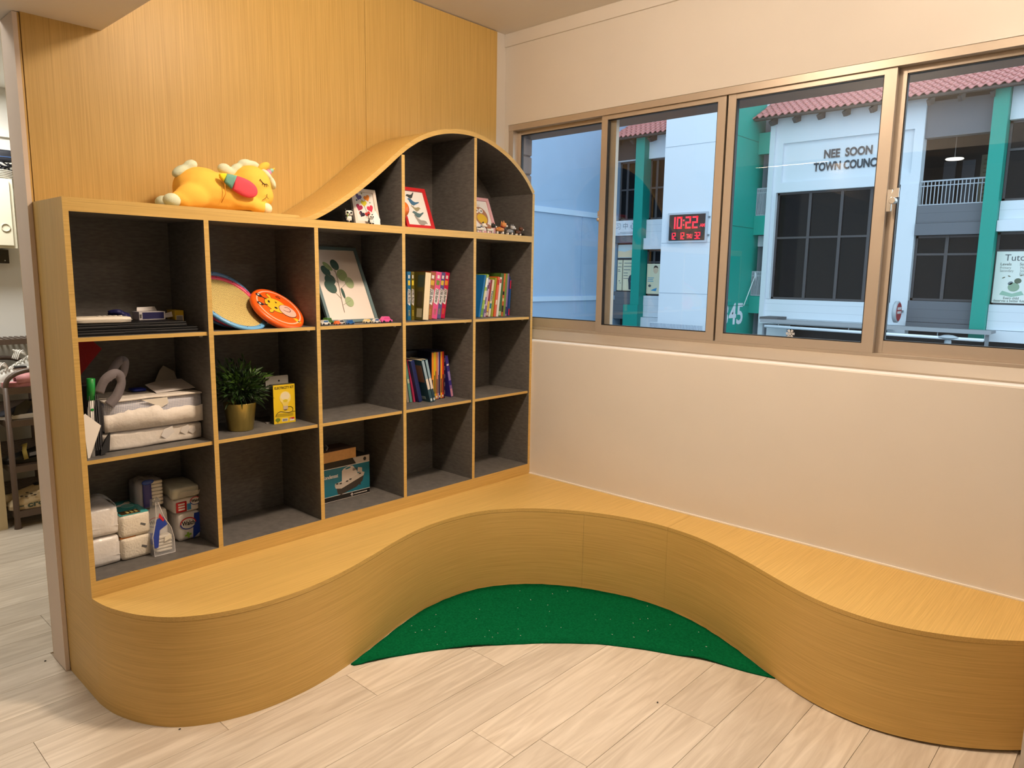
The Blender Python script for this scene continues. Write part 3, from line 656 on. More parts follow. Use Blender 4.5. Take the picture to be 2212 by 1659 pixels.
fc = MB().prism([(0, 0), (.05, 0), (.052, .025), (.026, .058), (.008, .036)], (1.148, .030, ZMT + .0004), (1, .12, 0), (0, .06, 1), (0, 1, 0), .0008).done('folded_paper', c_(245, 242, 240, 'bright_paper', .5), None, loc=(1.17, .03, ZMT))
prop(fc, 'white folded paper standing in front of the hearts print', 'paper')
orb = thing('orange_toy', 'glossy orange ball toy beside the tall arch divider', 'toy', (1.326, .05, ZMT))
MB().ell((0, 0, .0765), (.034, .030, .036), 0, 20).done('ball', c_(225, 110, 30, 'glossy_orange', .25), orb, True)
MB().lathe([(0, 0), (.022, 0), (.020, .006), (.008, .012), (.007, .045), (0, .045)], (0, 0, 0), 16).done('stand', c_(160, 75, 30, 'brown_plastic', .4), orb, True)
def dog(x, y, rz, label, body, head, earc, spot, s=1.0, collar=None):
    t = thing('dog_figure', label, 'figurine', (x, y, ZMT), (0, 0, rz), 'row of small toy dogs')
    mk = lambda c: c_(*c, 'dog_plastic_%d_%d_%d' % c, .35)
    MB().rbox((0, 0, .020 * s), (.038 * s, .017 * s, .016 * s), .005 * s, 2).done('body', mk(body), t, True)
    MB().rbox((.018 * s, -.001, .039 * s), (.021 * s, .020 * s, .019 * s), .005 * s, 2).done('head', mk(head), t, True)
    MB().rbox((.031 * s, -.001, .035 * s), (.011 * s, .011 * s, .009 * s), .003 * s, 2).done('muzzle', mk((235, 225, 212)), t, True)
    MB().ell((.037 * s, -.001, .0375 * s), (.002 * s, .003 * s, .002 * s), 0, 8).done('nose', black, t, True)
    for sy in (-1, 1):
        MB().prism([(-.004, 0), (.004, 0), (0, .010)], (.014 * s, sy * .007 * s - .001, .047 * s), (s, 0, 0), (0, 0, s), (0, sy, 0), .002).done('ear', mk(earc), t)
        MB().ell((.0275 * s, sy * .006 * s - .001, .042 * s), (.0015 * s, .0018 * s, .0022 * s), 0, 8).done('eye', black, t, True)
        for sx in (-.013, .013): MB().rbox((sx * s, sy * .0055 * s, .0065 * s), (.007 * s, .0055 * s, .013 * s), .002 * s, 1).done('leg', mk((235, 225, 212)), t, True)
    MB().tube([(-.018 * s, 0, .026 * s), (-.027 * s, 0, .033 * s), (-.026 * s, 0, .042 * s)], .003 * s, 6).done('tail', mk(spot), t, True)
    MB().rbox((-.006 * s, 0, .0275 * s), (.017 * s, .0185 * s, .006 * s), .002 * s, 2).done('saddle_patch', mk(spot), t, True)
    if collar: MB().lathe([(.0085 * s, 0), (.010 * s, .001), (.010 * s, .003), (.0085 * s, .004)], (.013 * s, 0, .029 * s), 14, 0, R2('Y', .5)).done('collar', mk(collar), t)
W_ = (232, 226, 216)
dog(1.798, .040, -.5, 'white and black toy dog at the left end of the row below the pink frame', W_, W_, (30, 28, 28), (35, 32, 32), .98)
dog(1.862, .036, -.35, 'black, white and brown toy dog, second from left below the pink frame', W_, (30, 28, 28), (30, 28, 28), (160, 90, 45), .98)
dog(1.935, .040, -.25, 'orange and white toy dog with red collar and upright ears', (205, 135, 70), (205, 135, 70), (205, 135, 70), (190, 115, 50), 1.22, (180, 30, 35))
dog(2.008, .040, -.2, 'grey and white toy dog right of the orange one', (150, 150, 152), (190, 190, 190), (130, 130, 132), (140, 140, 142), 1.0)
dog(2.075, .042, -.2, 'dark brown toy dog at the right end of the row', (98, 58, 34), (98, 58, 34), (80, 46, 26), (80, 46, 26), .92)

# ---- upper row, cell 1: laptops, remote, boxes
lapb, lape = c_(14, 14, 16, 'laptop_black', .5, spec=.25), c_(62, 62, 66, 'laptop_edge_silver', .4, metal=.3)
def laptop(x0, x1, y0, y1, z, h, label):
    t = thing('laptop', label, 'laptop', ((x0 + x1) / 2, (y0 + y1) / 2, z), group='closed laptops'); a, b_ = (x1 - x0) / 2, (y1 - y0) / 2
    MB().box(-a, a, -b_, b_, 0, h * .58, bev=.003).done('base', lapb, t); MB().box(-a + .002, a - .002, -b_ + .002, b_, h * .62, h, bev=.002).done('lid', lapb, t)
    MB().box(-a + .001, a - .001, -b_ + .0005, b_ - .004, h * .585, h * .620).done('edge_trim', lape, t); MB().box(-.05, .05, -b_ - .0006, -b_ + .002, h * .50, h * .66).done('thumb_notch', lape, t)
laptop(.022, .409, .040, .285, Z1, .0185, 'lower closed black laptop lying on the shelf of the first cell')
laptop(.020, .372, .046, .283, Z1 + .0188, .0185, 'upper closed black laptop resting on the other laptop')
zl = Z1 + .0376
rm = thing('remote_control', 'white slim handheld controller lying on the stacked laptops', 'controller', (.105, .085, zl), (0, 0, -.06))
MB().rbox((0, 0, .0115), (.180, .075, .022), .009, 4).done('case', c_(228, 220, 205, 'ivory_plastic', .4), rm, True)
MB().box(-.0905, .0905, -.0378, .0378, .0108, .0118).done('seam', c_(150, 142, 130, 'seam_grey'), rm)
for i in range(5): MB().lathe([(0, .0222), (.006, .0222), (.006, .0245), (0, .0248)], (.0 + i * .016, 0, 0), 12).done('button', c_(200, 195, 188, 'pale_button', .4), rm)
bx = thing('small_box', 'open white and dark blue carton on the laptops', 'box', (.308, .210, zl), (0, 0, .04))
MB().box(-.045, .045, -.028, .028, 0, .028).done('carton', c_(205, 202, 205, 'white_carton', .5), bx); MB().box(-.034, .040, -.0287, -.0281, .003, .026).done('printed_panel', c_(28, 28, 82, 'navy_print', .5), bx)
for k in range(6): MB().box(-.0436 + k * .0012, -.0431 + k * .0012, -.0286, -.0281, .006, .02).done('barcode_bar', ink, bx)
MB().prism([(0, 0), (.032, .004), (.03, .022), (.004, .016)], (.045, -.02, .004), (1, .1, 0), (0, .15, 1), (0, 1, 0), .0008).done('flap', c_(215, 212, 212, 'white_flap', .5), bx)
MB().prism([(-.03, 0), (.04, 0), (.036, .016), (-.026, .014)], (0, .027, .0285), (1, 0, 0), (0, .5, .9), (0, -.9, .5), .0008).done('flap', c_(215, 212, 212, 'white_flap', .5), bx)
ly = MB()
for k in range(3):
    a = .3 + k * 1.0; P = [(-.035 + .07 * i / 10, .012 * math.sin(a + i * .6), .008 + k * .006 + .010 * math.sin(i / 10 * PI + k * .3)) for i in range(11)]; ly.ribbon(P, [(0, .5 + .3 * math.sin(i * .8 + k), .8) for i in range(11)], .016, .0012)
lyo = thing('lanyard', 'navy blue lanyard ribbon bunched behind the white controller', 'lanyard', (.215, .215, zl)); ly.done('ribbon', c_(24, 26, 88, 'navy_ribbon', .6), lyo, True)
yb = thing('small_box', 'small yellow carton with a barcode beside the laptops', 'box', (.402, .215, Z1)); 
MB().box(-.0155, .0155, -.035, .035, 0, .068).done('carton', c_(215, 180, 45, 'yellow_carton', .5), yb); MB().box(-.011, .0135, -.0356, -.0351, .022, .050).done('barcode_panel', whitep, yb)
for k in range(9): MB().box(-.0095 + k * .0024, -.0083 + k * .0024, -.0361, -.0357, .025, .048).done('barcode_bar', ink, yb)

# ---- upper row, cell 2: catch discs and giraffe disc
nrm = Vector((.20, -.60, .80)).normalized()
def disc_mat(n_, roll=0.0):
    x = Vector((1, 0, 0)); x = (x - n_ * x.dot(n_)).normalized(); y = n_.cross(x); return Matrix((x, y, n_)).transposed() @ Matrix.Rotation(roll, 3, 'Z')
weave = bpy.data.materials.new('straw_net'); weave.use_nodes = True; nt = weave.node_tree; b = nt.nodes['Principled BSDF']; tc = nt.nodes.new('ShaderNodeTexCoord'); mp = nt.nodes.new('ShaderNodeMapping'); mp.inputs['Scale'].default_value = (155, 155, 1)
ck = nt.nodes.new('ShaderNodeTexVoronoi'); ck.inputs['Scale'].default_value = 1; ck.inputs['Randomness'].default_value = .15; nt.links.new(tc.outputs['Object'], mp.inputs[0]); nt.links.new(mp.outputs[0], ck.inputs['Vector'])
rp = nt.nodes.new('ShaderNodeValToRGB'); rp.color_ramp.elements[0].position = .18; rp.color_ramp.elements[0].color = (.02, .016, .01, 1); rp.color_ramp.elements[1].position = .30; rp.color_ramp.elements[1].color = (.62, .48, .17, 1)
nt.links.new(ck.outputs['Distance'], rp.inputs[0]); nt.links.new(rp.outputs[0], b.inputs['Base Color']); b.inputs['Roughness'].default_value = .8
def catch_disc(c, n_, label, cc, r=.134):
    M = disc_mat(n_); t = thing('catch_disc', label, 'toy disc', c, M.to_euler(), 'net catch discs')
    MB().lathe([(r - .018, -.004), (r - .004, -.007), (r, -.002), (r, .003), (r - .005, .007), (r - .018, .004), (r - .018, -.004)], (0, 0, 0), 56).done('rim', c_(*cc, 'disc_rim_%d' % cc[0], .35), t, True)
    MB().lathe([(0, -.0012), (r - .0178, -.0012), (r - .0178, .0012), (0, .0012)], (0, 0, 0), 48).done('net', weave, t)
    rv = MB()
    for k in range(12): rv.ell(((r - .010) * math.cos(k * PI / 6), (r - .010) * math.sin(k * PI / 6), .0062), (.0022, .0022, .001), 0, 8)
    s = rv.done('rivets', black, t); s['kind'] = 'stuff'
n2 = Vector((.26, -.60, .76)).normalized(); n3 = Vector((.12, -.62, .78)).normalized()
catch_disc((.578, .122, 1.296), nrm, 'blue rimmed straw net disc in front of the other net discs', (110, 175, 225))
catch_disc((.566, .142, 1.3135), Vector((.16, -.69, .71)).normalized(), 'pink rimmed net disc sandwiched between the blue rimmed discs', (228, 70, 110))
catch_disc((.560, .166, 1.321), Vector((.11, -.76, .64)).normalized(), 'hindmost blue rimmed net disc in the second cell of the upper row', (95, 140, 190))
fr_c = Vector((.748, .095, 1.2875)); n_f = Vector((.22, -.62, .75)).normalized(); x_ax = Vector((.82, -.10, -.33)); x_ax = (x_ax - n_f * x_ax.dot(n_f)).normalized(); y_ax = n_f.cross(x_ax)
gf = thing('flying_disc', 'orange flying disc with a giraffe face leaning on the net discs', 'toy disc', fr_c, Matrix((x_ax, y_ax, n_f)).transposed().to_euler())
r = .112
MB().lathe([(0, .004), (r - .010, .004), (r - .003, .001), (r, -.006), (r - .001, -.016), (r - .006, -.020), (r - .010, -.016), (r - .012, -.002), (0, -.002)], (0, 0, 0), 56).done('shell', c_(238, 95, 22, 'orange_plastic', .35), gf, True)
def ringp(name, r0, r1, m, z): return MB().lathe([(r0, z), (r1, z), (r1, z + .0005), (r0, z + .0005), (r0, z)], (0, 0, 0), 48).done(name, m, gf)
ringp('printed_ring', .0885, .0945, c_(245, 180, 150, 'peach_ink'), .0042)
gy, gp = c_(245, 185, 35, 'giraffe_yellow'), c_(240, 180, 165, 'giraffe_pink')
def G(name, pts, m, k): return flat(name, [(px * 1.22, py * 1.30) for px, py in pts], m, gf, lift=.0042 + k * .0005, t=.0004)
G('printed_outline', oval(-.008, .004, .042, .0335, 28, 0), ink, 0); G('printed_face', oval(-.008, .004, .0405, .032, 28, 0), gy, 1)
G('printed_outline', oval(.030, -.004, .0315, .0275, 28), ink, 2); G('printed_muzzle', oval(.030, -.004, .030, .026, 28), gp, 3)
for s in (-1, 1):
    stem([(px * 1.22, py * 1.30) for px, py in [(-.040, s * .014 + .004), (-.062, s * .020 + .004)]], .0022, ink, .0056, gf, 'printed_horn'); G('printed_horn', oval(-.066, s * .021 + .004, .011, .0075, 18), ink, 2); G('printed_glint', oval(-.068, s * .022 + .004, .004, .003, 12), whitep, 3)
    G('printed_ear', oval(-.030, s * .038 + .004, .007, .012, 16, s * .6), ink, 0); G('printed_ear', oval(-.030, s * .037 + .004, .0055, .0105, 16, s * .6), gy, 1)
G('printed_eye', oval(-.012, -.010, .0055, .0045, 14), ink, 3); stem([(px * 1.22, py * 1.30) for px, py in [(-.012, .022), (-.005, .019), (-.012, .016)]], .0012, ink, .0062, gf, 'printed_wink')
stem([(px * 1.22, py * 1.30) for px, py in [(.020, .010), (.030, .014), (.038, .010), (.041, .002), (.036, -.006), (.026, -.009), (.014, -.007)]], .0011, ink, .0066, gf, 'printed_smile')
G('printed_spot', oval(-.034, .010, .004, .006, 12), ink, 3); G('printed_neck', [(.045, -.030), (.058, -.024), (.074, -.040), (.062, -.046)], gy, 0); G('printed_spot', oval(.064, -.038, .004, .003, 10), ink, 2)
stem([(px * 1.22, py * 1.30) for px, py in [(-.005, .052), (.006, .060), (.012, .050), (-.002, .052)]], .001, ink, .0048, gf, 'printed_mark')

# ---- upper row, cell 3: toy cars
def car(x, y, rz, label, cc, s, roof, top=None):
    t = thing('toy_car', label, 'toy car', (x, y, Z1), (0, 0, rz), 'small toy cars in front of the leaf print'); mk = lambda c: c_(*c, 'toy_enamel_%d_%d_%d' % c, .3)
    prof = [(-.024, .004), (.024, .004), (.0245, .011), (.016, .013), (.010, .013 + roof), (-.012, .013 + roof), (-.019, .014), (-.0245, .012)]
    MB().prism([(p[0] * s, p[1] * s) for p in prof], (0, -.011 * s, 0), (1, 0, 0), (0, 0, 1), (0, 1, 0), .022 * s).done('body', mk(cc), t)
    MB().prism([(p[0] * s, p[1] * s) for p in [(.0135, .0135), (.009, .0115 + roof), (-.011, .0115 + roof), (-.016, .0145)]], (0, -.0114 * s, 0), (1, 0, 0), (0, 0, 1), (0, 1, 0), .0228 * s).done('window_strip', mk(top or (60, 70, 80)), t)
    for sx in (-.014, .014):
        for sy in (-1, 1): MB().lathe([(0, -.002 * s), (.0048 * s, -.002 * s), (.0048 * s, .002 * s), (0, .002 * s)], (sx * s, sy * .0105 * s, .0049 * s), 12, 0, R2('X', PI / 2)).done('wheel', black, t)
car(.932, .060, .1, 'white toy car with red and blue print at the left end of the toy cars', (230, 222, 210), .92, .010, (60, 110, 160))
car(.972, .100, .2, 'dark green toy car behind the orange one', (70, 120, 40), 1.0, .014, (60, 105, 35))
car(.988, .055, .1, 'small orange toy car in front of the green one', (240, 120, 55), .62, .014, (230, 110, 50))
car(1.020, .075, .0, 'white toy car between the orange and the blue one', (232, 228, 222), .70, .013)
car(1.047, .050, -.1, 'small blue toy car in front of the leaf print frame', (35, 100, 170), .74, .012, (30, 90, 155))
car(1.152, .075, .1, 'cream and yellow toy car right of the leaf print', (232, 215, 170), .78, .009, (230, 190, 90))
car(1.188, .060, .0, 'white toy car with a blue roof beside the pink one', (235, 232, 228), .74, .012, (40, 80, 140))
car(1.236, .055, -.1, 'pink toy car at the right end of the toy cars', (240, 95, 170), 1.12, .011, (225, 80, 150))
# ---- books (local: spine at y = 0 facing the room, x thickness, z height)
pages_m = mat('book_pages', lin(232, 215, 180), .8, var=(400, .12, (1, .02, .02)))
def book(x, y, z, t_, h, d, cc, tilt, label, group, spine=None, back=None, yaw=0.0, fore=False, dots=None, rough=.4):
    dz = abs(math.sin(tilt)) * t_ / 2 + .0006
    b = thing('book', label, 'book', (x, y, z + dz), (0, tilt, yaw), group)
    m = c_(*cc, 'cover_%d_%d_%d' % cc, rough); k = .0013; mb = MB()
    if not fore: mb.box(-t_ / 2, t_ / 2, 0, .002, 0, h)
    else: mb.box(-t_ / 2, t_ / 2, d - .002, d, 0, h)
    mb.box(-t_ / 2, -t_ / 2 + k, .0003, d - .0003, 0, h); mb.box(t_ / 2 - k, t_ / 2, .0003, d - .0003, 0, h)
    mb.done('cover', m, b)
    MB().box(-t_ / 2 + k, t_ / 2 - k, .002 if not fore else .001, d - .003, .002, h - .002).done('pages', pages_m, b)
    if spine: spine(b, t_, h)
    return b
def bar(b, nm, t_, z0, z1, cc, f=.8, lift=.0004):
    return MB().box(-t_ / 2 * f, t_ / 2 * f, -lift - .0003, -lift + .0003 if lift > .0005 else .0001, z0, z1).done(nm, c_(*cc, 'spine_%d_%d_%d' % cc, .5), b)
def dork(cc, tip):
    def f(b, t_, h):
        bar(b, 'spine_badge', t_, h * .86, h * .93, (235, 230, 225), .42); bar(b, 'spine_picture', t_, h * .72, h * .82, tip, .6)
        P = [(-t_ * .40, h * .34), (t_ * .26, h * .30), (t_ * .40, h * .44), (t_ * .40, h * .63), (-t_ * .26, h * .65), (-t_ * .40, h * .56)]
        MB().prism(P, (0, .0001, 0), (1, 0, 0), (0, 0, 1), (0, -1, 0), .0008).done('title_panel', c_(240, 238, 235, 'title_white', .5), b)
        text('DORK', t_ * .80, (-t_ * .26, -.0009, h * .630), (0, 0, -1), (1, 0, 0), ink, b, width=h * .125, bold=.0004)
        text('diaries', t_ * .78, (-t_ * .22, -.0009, h * .495), (0, 0, -1), (1, 0, 0), ink, b, width=h * .145, bold=.0003)
        for k in range(5): bar(b, 'spine_line', t_, h * (.20 - k * .026), h * (.208 - k * .026), tip, .42 - .03 * (k % 2))
    return f
GA = 'books in the fourth cell of the upper row'
book(1.4145, .112, Z1, .0205, .222, .15, (30, 105, 150), 0, 'teal blue diary book at the left end of its row', GA, dork((30, 105, 150), (225, 195, 60)))
book(1.4350, .110, Z1, .0170, .222, .15, (110, 98, 25), 0, 'olive diary book with its spine out beside the teal one', GA, dork((110, 98, 25), (240, 215, 70)))
bk = book(1.4640, .055, Z1, .036, .220, .17, (84, 76, 28), .085, 'thick olive book turned with its cream page edge out', GA, fore=True)
cv = bk
for (y0, y1, z0, z1, cc) in ((.006, .05, .15, .205, (52, 66, 58)), (.01, .05, .06, .13, (66, 54, 24)), (.008, .045, .012, .052, (170, 160, 130))):
    MB().box(-.0186, -.0179, y0, y1, z0, z1).done('cover_print', c_(*cc, 'cover_print_%d' % cc[0], .5), bk)
book(1.5335, .112, Z1, .035, .222, .15, (165, 88, 32), .13, 'orange brown diary book left of the pink one', GA, dork((165, 88, 32), (215, 170, 50)))
book(1.5700, .116, Z1, .034, .223, .15, (232, 82, 140), .14, 'pink diary book between the brown and the purple one', GA, dork((232, 82, 140), (110, 140, 50)))
book(1.6025, .122, Z1, .028, .222, .15, (92, 88, 140), .145, 'purple blue diary book left of the crimson one', GA, dork((92, 88, 140), (215, 190, 70)))
book(1.6330, .128, Z1, .030, .222, .15, (205, 22, 72), .15, 'crimson diary book at the right end of its row', GA, dork((205, 22, 72), (225, 150, 50)))

GB = 'books in the fifth cell of the upper row'
def strips(*seq):
    def f(b, t_, h):
        for z0, z1, cc in seq: bar(b, 'spine_print', t_, h * z0, h * z1, cc, .72)
    return f
book(1.8560, .100, Z1, .012, .215, .17, (20, 105, 165), .20, 'large blue book leaning at the left end of the mixed row', GB)
book(1.8730, .100, Z1, .016, .218, .17, (150, 180, 60), .20, 'lime spined book with white letters beside the large blue one', GB, strips((.70, .92, (235, 235, 235)), (.4, .62, (215, 205, 180)), (.05, .2, (90, 140, 60))))
book(1.8905, .108, Z1, .014, .205, .16, (92, 78, 140), .19, 'purple and white patterned book right of the lime one', GB, strips((.8, .94, (225, 225, 235)), (.5, .66, (225, 215, 225)), (.2, .32, (220, 210, 225))))
book(1.9075, .112, Z1, .013, .192, .15, (205, 170, 185), .18, 'pale pink spined book beside the purple patterned one', GB, strips((.75, .92, (120, 40, 60)), (.1, .3, (110, 90, 130))))
book(1.9240, .114, Z1, .014, .190, .15, (130, 25, 30), .17, 'dark red book with a yellow strip beside the pale pink one', GB, strips((.45, .9, (150, 30, 40)), (.14, .42, (220, 190, 50)), (.03, .12, (210, 200, 150))))
bk = book(1.9405, .112, Z1, .015, .190, .15, (225, 205, 180), .16, 'cream book with a teal title on its spine', GB, strips((.22, .36, (20, 105, 125))))
text('Tintin', .014, (-.005, -.0006, .135), (0, 0, -1), (1, 0, 0), c_(20, 85, 110, 'teal_ink'), bk, width=.055, bold=.0005)
book(1.9570, .108, Z1, .012, .200, .15, (150, 160, 40), .14, 'yellow green thin book beside the cream one', GB)
book(1.9715, .102, Z1, .014, .205, .16, (225, 95, 50), .135, 'orange spined book left of the white one', GB, strips((.3, .42, (235, 215, 190)), (.8, .92, (180, 30, 30))))
book(1.9870, .100, Z1, .014, .203, .16, (232, 222, 212), .13, 'white spined book left of the tall green one', GB, strips((.85, .95, (190, 40, 40))))
book(2.0080, .104, Z1, .024, .222, .17, (72, 105, 36), .09, 'tall green book in the middle of the mixed row', GB, strips((.02, .12, (170, 190, 140))))
book(2.0290, .106, Z1, .015, .222, .17, (205, 100, 40), .085, 'tall orange spined book with dark marks', GB, strips((.8, .95, (225, 120, 60)), (.5, .58, (30, 28, 26)), (.35, .42, (225, 200, 150)), (.1, .25, (30, 28, 26))))
book(2.0450, .106, Z1, .014, .222, .17, (120, 155, 70), .08, 'tall pale green book left of the lilac one', GB)
book(2.0600, .108, Z1, .013, .222, .17, (150, 125, 180), .075, 'lilac book left of the blue ones', GB, strips((.05, .22, (50, 45, 110))))
book(2.0740, .110, Z1, .012, .206, .16, (30, 60, 130), .07, 'navy blue book second from right', GB)
book(2.0870, .112, Z1, .012, .190, .16, (35, 95, 170), .065, 'bright blue book with red ends at the right end of the mixed row', GB, strips((.75, .98, (205, 30, 60)), (.02, .2, (215, 30, 70))))
prop(MB().box(1.7370, 1.7390, .012, .235, Z1 + .0004, Z1 + .285).done('paper_folder', c_(235, 215, 205, 'cream_folder', .6), None, loc=(1.738, .13, Z1)), 'tall cream paper folder standing left of the mixed row of books', 'folder')

GC = 'books in the fourth cell of the middle row'
def two(c1): 
    def f(b, t_, h): bar(b, 'spine_band', t_, h * .30, h * .55, c1, .9); bar(b, 'spine_mark', t_, h * .02, h * .08, (210, 215, 215), .6)
    return f
book(1.4360, .150, Z2, .013, .205, .14, (150, 138, 125), -.15, 'grey book leaning left at the left end of the middle row', GC)
book(1.4520, .146, Z2, .014, .207, .14, (95, 150, 140), -.17, 'mint green book right of the grey one', GC, strips((.45, .55, (200, 205, 180))))
book(1.4690, .142, Z2, .011, .207, .14, (190, 55, 95), -.19, 'crimson book right of the mint green one', GC)
bk = book(1.4890, .120, Z2, .021, .207, .15, (30, 42, 100), -.25, 'navy book leaning left with a starry spine', GC)
bk = book(1.5270, .085, Z2, .016, .212, .15, (45, 82, 95), -.27, 'dark teal book with a grey spine and a brown cover label', GC, two((225, 215, 200)))
bar(bk, 'spine_band', .016, .117, .208, (150, 175, 190), .9)
MB().box(-.0089, -.0081, .010, .055, .10, .185).done('cover_label', c_(140, 100, 75, 'brown_label', .6), bk); MB().box(-.0089, -.0081, .03, .07, .012, .026).done('cover_print', c_(150, 165, 165, 'pale_print', .6), bk)
bk = book(1.5510, .092, Z2, .015, .212, .15, (22, 62, 80), -.25, 'teal book touching the boxed set', GC, two((225, 215, 205)))
bar(bk, 'spine_band', .015, .117, .208, (140, 170, 185), .9)
bs = thing('boxed_set', 'navy slipcase holding a set of bright thin books', 'boxed set', (1.6035, .125, Z2), (0, 0, .10))
nv = c_(26, 24, 50, 'navy_slipcase', .45); h = .238
mb = MB(); mb.box(-.0475, -.0455, 0, .13, 0, h); mb.box(.0455, .0475, 0, .13, 0, h); mb.box(-.0475, .0475, 0, .13, h - .002, h); mb.box(-.0475, .0475, 0, .13, 0, .002); mb.box(-.0475, .0475, .128, .13, 0, h); mb.done('slipcase', nv, bs)
xs = -.045
for i, (wd, cc) in enumerate(((.018, (235, 140, 30)), (.010, (205, 190, 45)), (.009, (225, 170, 40)), (.010, (225, 125, 80)), (.008, (180, 160, 180)), (.011, (62, 52, 125)), (.012, (240, 165, 35)), (.012, (215, 60, 35)))):
    MB().box(xs + .0003, xs + wd - .0003, .004, .12, .0022, h - .006, bev=.0006).done('thin_book', c_(*cc, 'thin_%d_%d' % cc[:2], .45), bs); xs += wd
    MB().box(xs - wd * .75, xs - wd * .25, .0034, .0039, .03, .10 + .02 * (i % 3)).done('spine_title', c_(60, 50, 40, 'spine_title_brown', .6), bs)
for k in range(8): MB().box(-.044 + k * .011, -.036 + k * .011, .0032, .0038, .008, .018).done('spine_foot', whitep if k % 2 else c_(205, 150, 90, 'spine_tan', .5), bs)
for k in range(5): MB().box(.0462, .0469, -.0006, .0002, .02 + k * .04, .04 + k * .04).done('case_print', whitep, bs)
book(1.6755, .180, Z2, .012, .21, .11, (40, 36, 80), -.17, 'dark navy book behind the purple one', GC)
book(1.7005, .130, Z2, .018, .212, .13, (62, 52, 140), -.19, 'purple book with a pink foot leaning on the boxed set', GC, strips((.01, .20, (215, 150, 170)), (.20, .28, (150, 105, 160)), (.76, .80, (225, 215, 220)), (.40, .62, (150, 130, 190))))
kb = thing('black_box', 'tall black box standing behind the leaning books', 'box', (1.515, .250, Z2))
MB().box(-.062, .075, -.035, .040, .0005, .236, bev=.002).done('carton', c_(16, 16, 20, 'black_carton', .35), kb); MB().box(.03, .06, -.0356, -.0351, .19, .205).done('printed_mark', c_(140, 140, 145, 'grey_mark'), kb)
MB().lathe([(0, 0), (.018, 0), (.018, .0005), (0, .0005)], (.066, -.0356, .10), 20, 0, R2('X', PI / 2)).done('printed_dot', c_(190, 110, 60, 'orange_mark'), kb)

# ---- middle row, cell 1: reams, tablet bag, pens, cloth
wrap = mat('ream_wrapper', lin(232, 224, 214), .55, bump=(26, .5, .01))
rm = thing('paper_ream', 'lower paper ream in a torn white wrapper on the shelf', 'paper ream', (.254, .185, Z2 + .0005), group='paper reams')
MB().rbox((0, 0, .031), (.333, .205, .062), .008, 7, amp=.003, freq=16).done('wrapper', wrap, rm, True)
for (x, z, s, a) in ((.045, .036, .05, .2), (.105, .040, .036, -.5), (.13, .036, .028, .9)):
    MB().prism([(-.5 * s, -.1 * s), (.1 * s, -.55 * s), (.55 * s, -.15 * s), (.3 * s, .5 * s), (-.3 * s, .35 * s)], (x, -.1045, z), (1, .18 * math.cos(a), 0), (0, -.2, 1), (0, -1, 0), .0012).done('torn_flap', c_(245, 240, 235, 'torn_paper', .6), rm)
rm = thing('paper_ream', 'upper paper ream with squared paper showing above its torn wrapper', 'paper ream', (.262, .180, Z2 + .0645), (0, 0, -.015), group='paper reams')
grid = bpy.data.materials.new('squared_paper_edge'); grid.use_nodes = True; nt = grid.node_tree; b = nt.nodes['Principled BSDF']; tc = nt.nodes.new('ShaderNodeTexCoord'); bk_ = nt.nodes.new('ShaderNodeTexBrick'); mp = nt.nodes.new('ShaderNodeMapping'); mp.inputs['Rotation'].default_value = (PI / 2, 0, 0)
bk_.offset = 0; bk_.inputs['Scale'].default_value = 1; bk_.inputs['Brick Width'].default_value = .0055; bk_.inputs['Row Height'].default_value = .0055; bk_.inputs['Mortar Size'].default_value = .0006; bk_.inputs['Color1'].default_value = bk_.inputs['Color2'].default_value = lin(226, 224, 226); bk_.inputs['Mortar'].default_value = lin(150, 158, 190)
nt.links.new(tc.outputs['Object'], mp.inputs[0]); nt.links.new(mp.outputs[0], bk_.inputs['Vector']); nt.links.new(bk_.outputs['Color'], b.inputs['Base Color'])
MB().rbox((0, 0, .052), (.322, .200, .100), .003, 4, amp=.0012, freq=20).done('paper_stack', grid, rm, True)
mb = MB(); N = 26; top = [.062 + .012 * mnoise.noise((i * .35, 2, 0)) - .022 * max(0, math.sin((i - 13) / 13 * PI * .9)) * 0 for i in range(N + 1)]
V = []
for i in range(N + 1):
    x = -.163 + .326 * i / N; yy = -.1025 - .0045 * math.sin(PI * i / N) - .002 * mnoise.noise((i * .5, 0, 0)); zt = top[i] + (.012 if 5 < i < 15 else 0)
    V.append([mb.bm.verts.new(p) for p in ((x, yy, .003), (x, yy - .002, zt), (x, yy + .0005, zt + .0006), (x, yy + .0018, .003))])
for i in range(N):
    for k in range(4): mb.bm.faces.new([V[i][k], V[i + 1][k], V[i + 1][(k + 1) % 4], V[i][(k + 1) % 4]])
mb.bm.faces.new(V[0]); mb.bm.faces.new(V[-1][::-1]); mb.done('torn_wrapper', wrap, rm, True)
mb = MB(); mb.rbox((0, -.004, .1055), (.326, .206, .008), .004, 7, amp=.003, freq=14); mb.done('wrapper_top', wrap, rm, True)
MB().prism([(-.055, .0), (.03, .0), (.034, -.022), (.012, -.034), (-.02, -.018)], (.010, -.1075, .102), (1, 0, 0), (0, -.15, 1), (0, -1, 0), .001).done('torn_flap', c_(245, 238, 225, 'torn_paper_cream', .6), rm)
def sheet(pts, o, u, v, label, m, name='paper_sheet', t=.0008):
    n = Vector(u).cross(Vector(v)); mb = MB().prism(pts, o, u, v, n.normalized(), t); return prop(mb.done(name, m, None, loc=o), label, 'paper')
sheet([(0, 0), (.17, 0), (.17, .11), (.07, .13), (0, .10)], (.285, .125, Z2 + .1755), (1, .05, .03), (0, 1, .18), 'loose white sheet lying on the upper paper ream', c_(225, 218, 215, 'loose_sheet', .6))
sheet([(0, 0), (.10, -.01), (.085, .05), (.05, .075), (.035, .06)], (.318, .245, Z2 + .178), (1, 0, .02), (0, .25, 1), 'bent grey sheet standing up behind the loose sheet', c_(150, 145, 135, 'bent_sheet', .6))
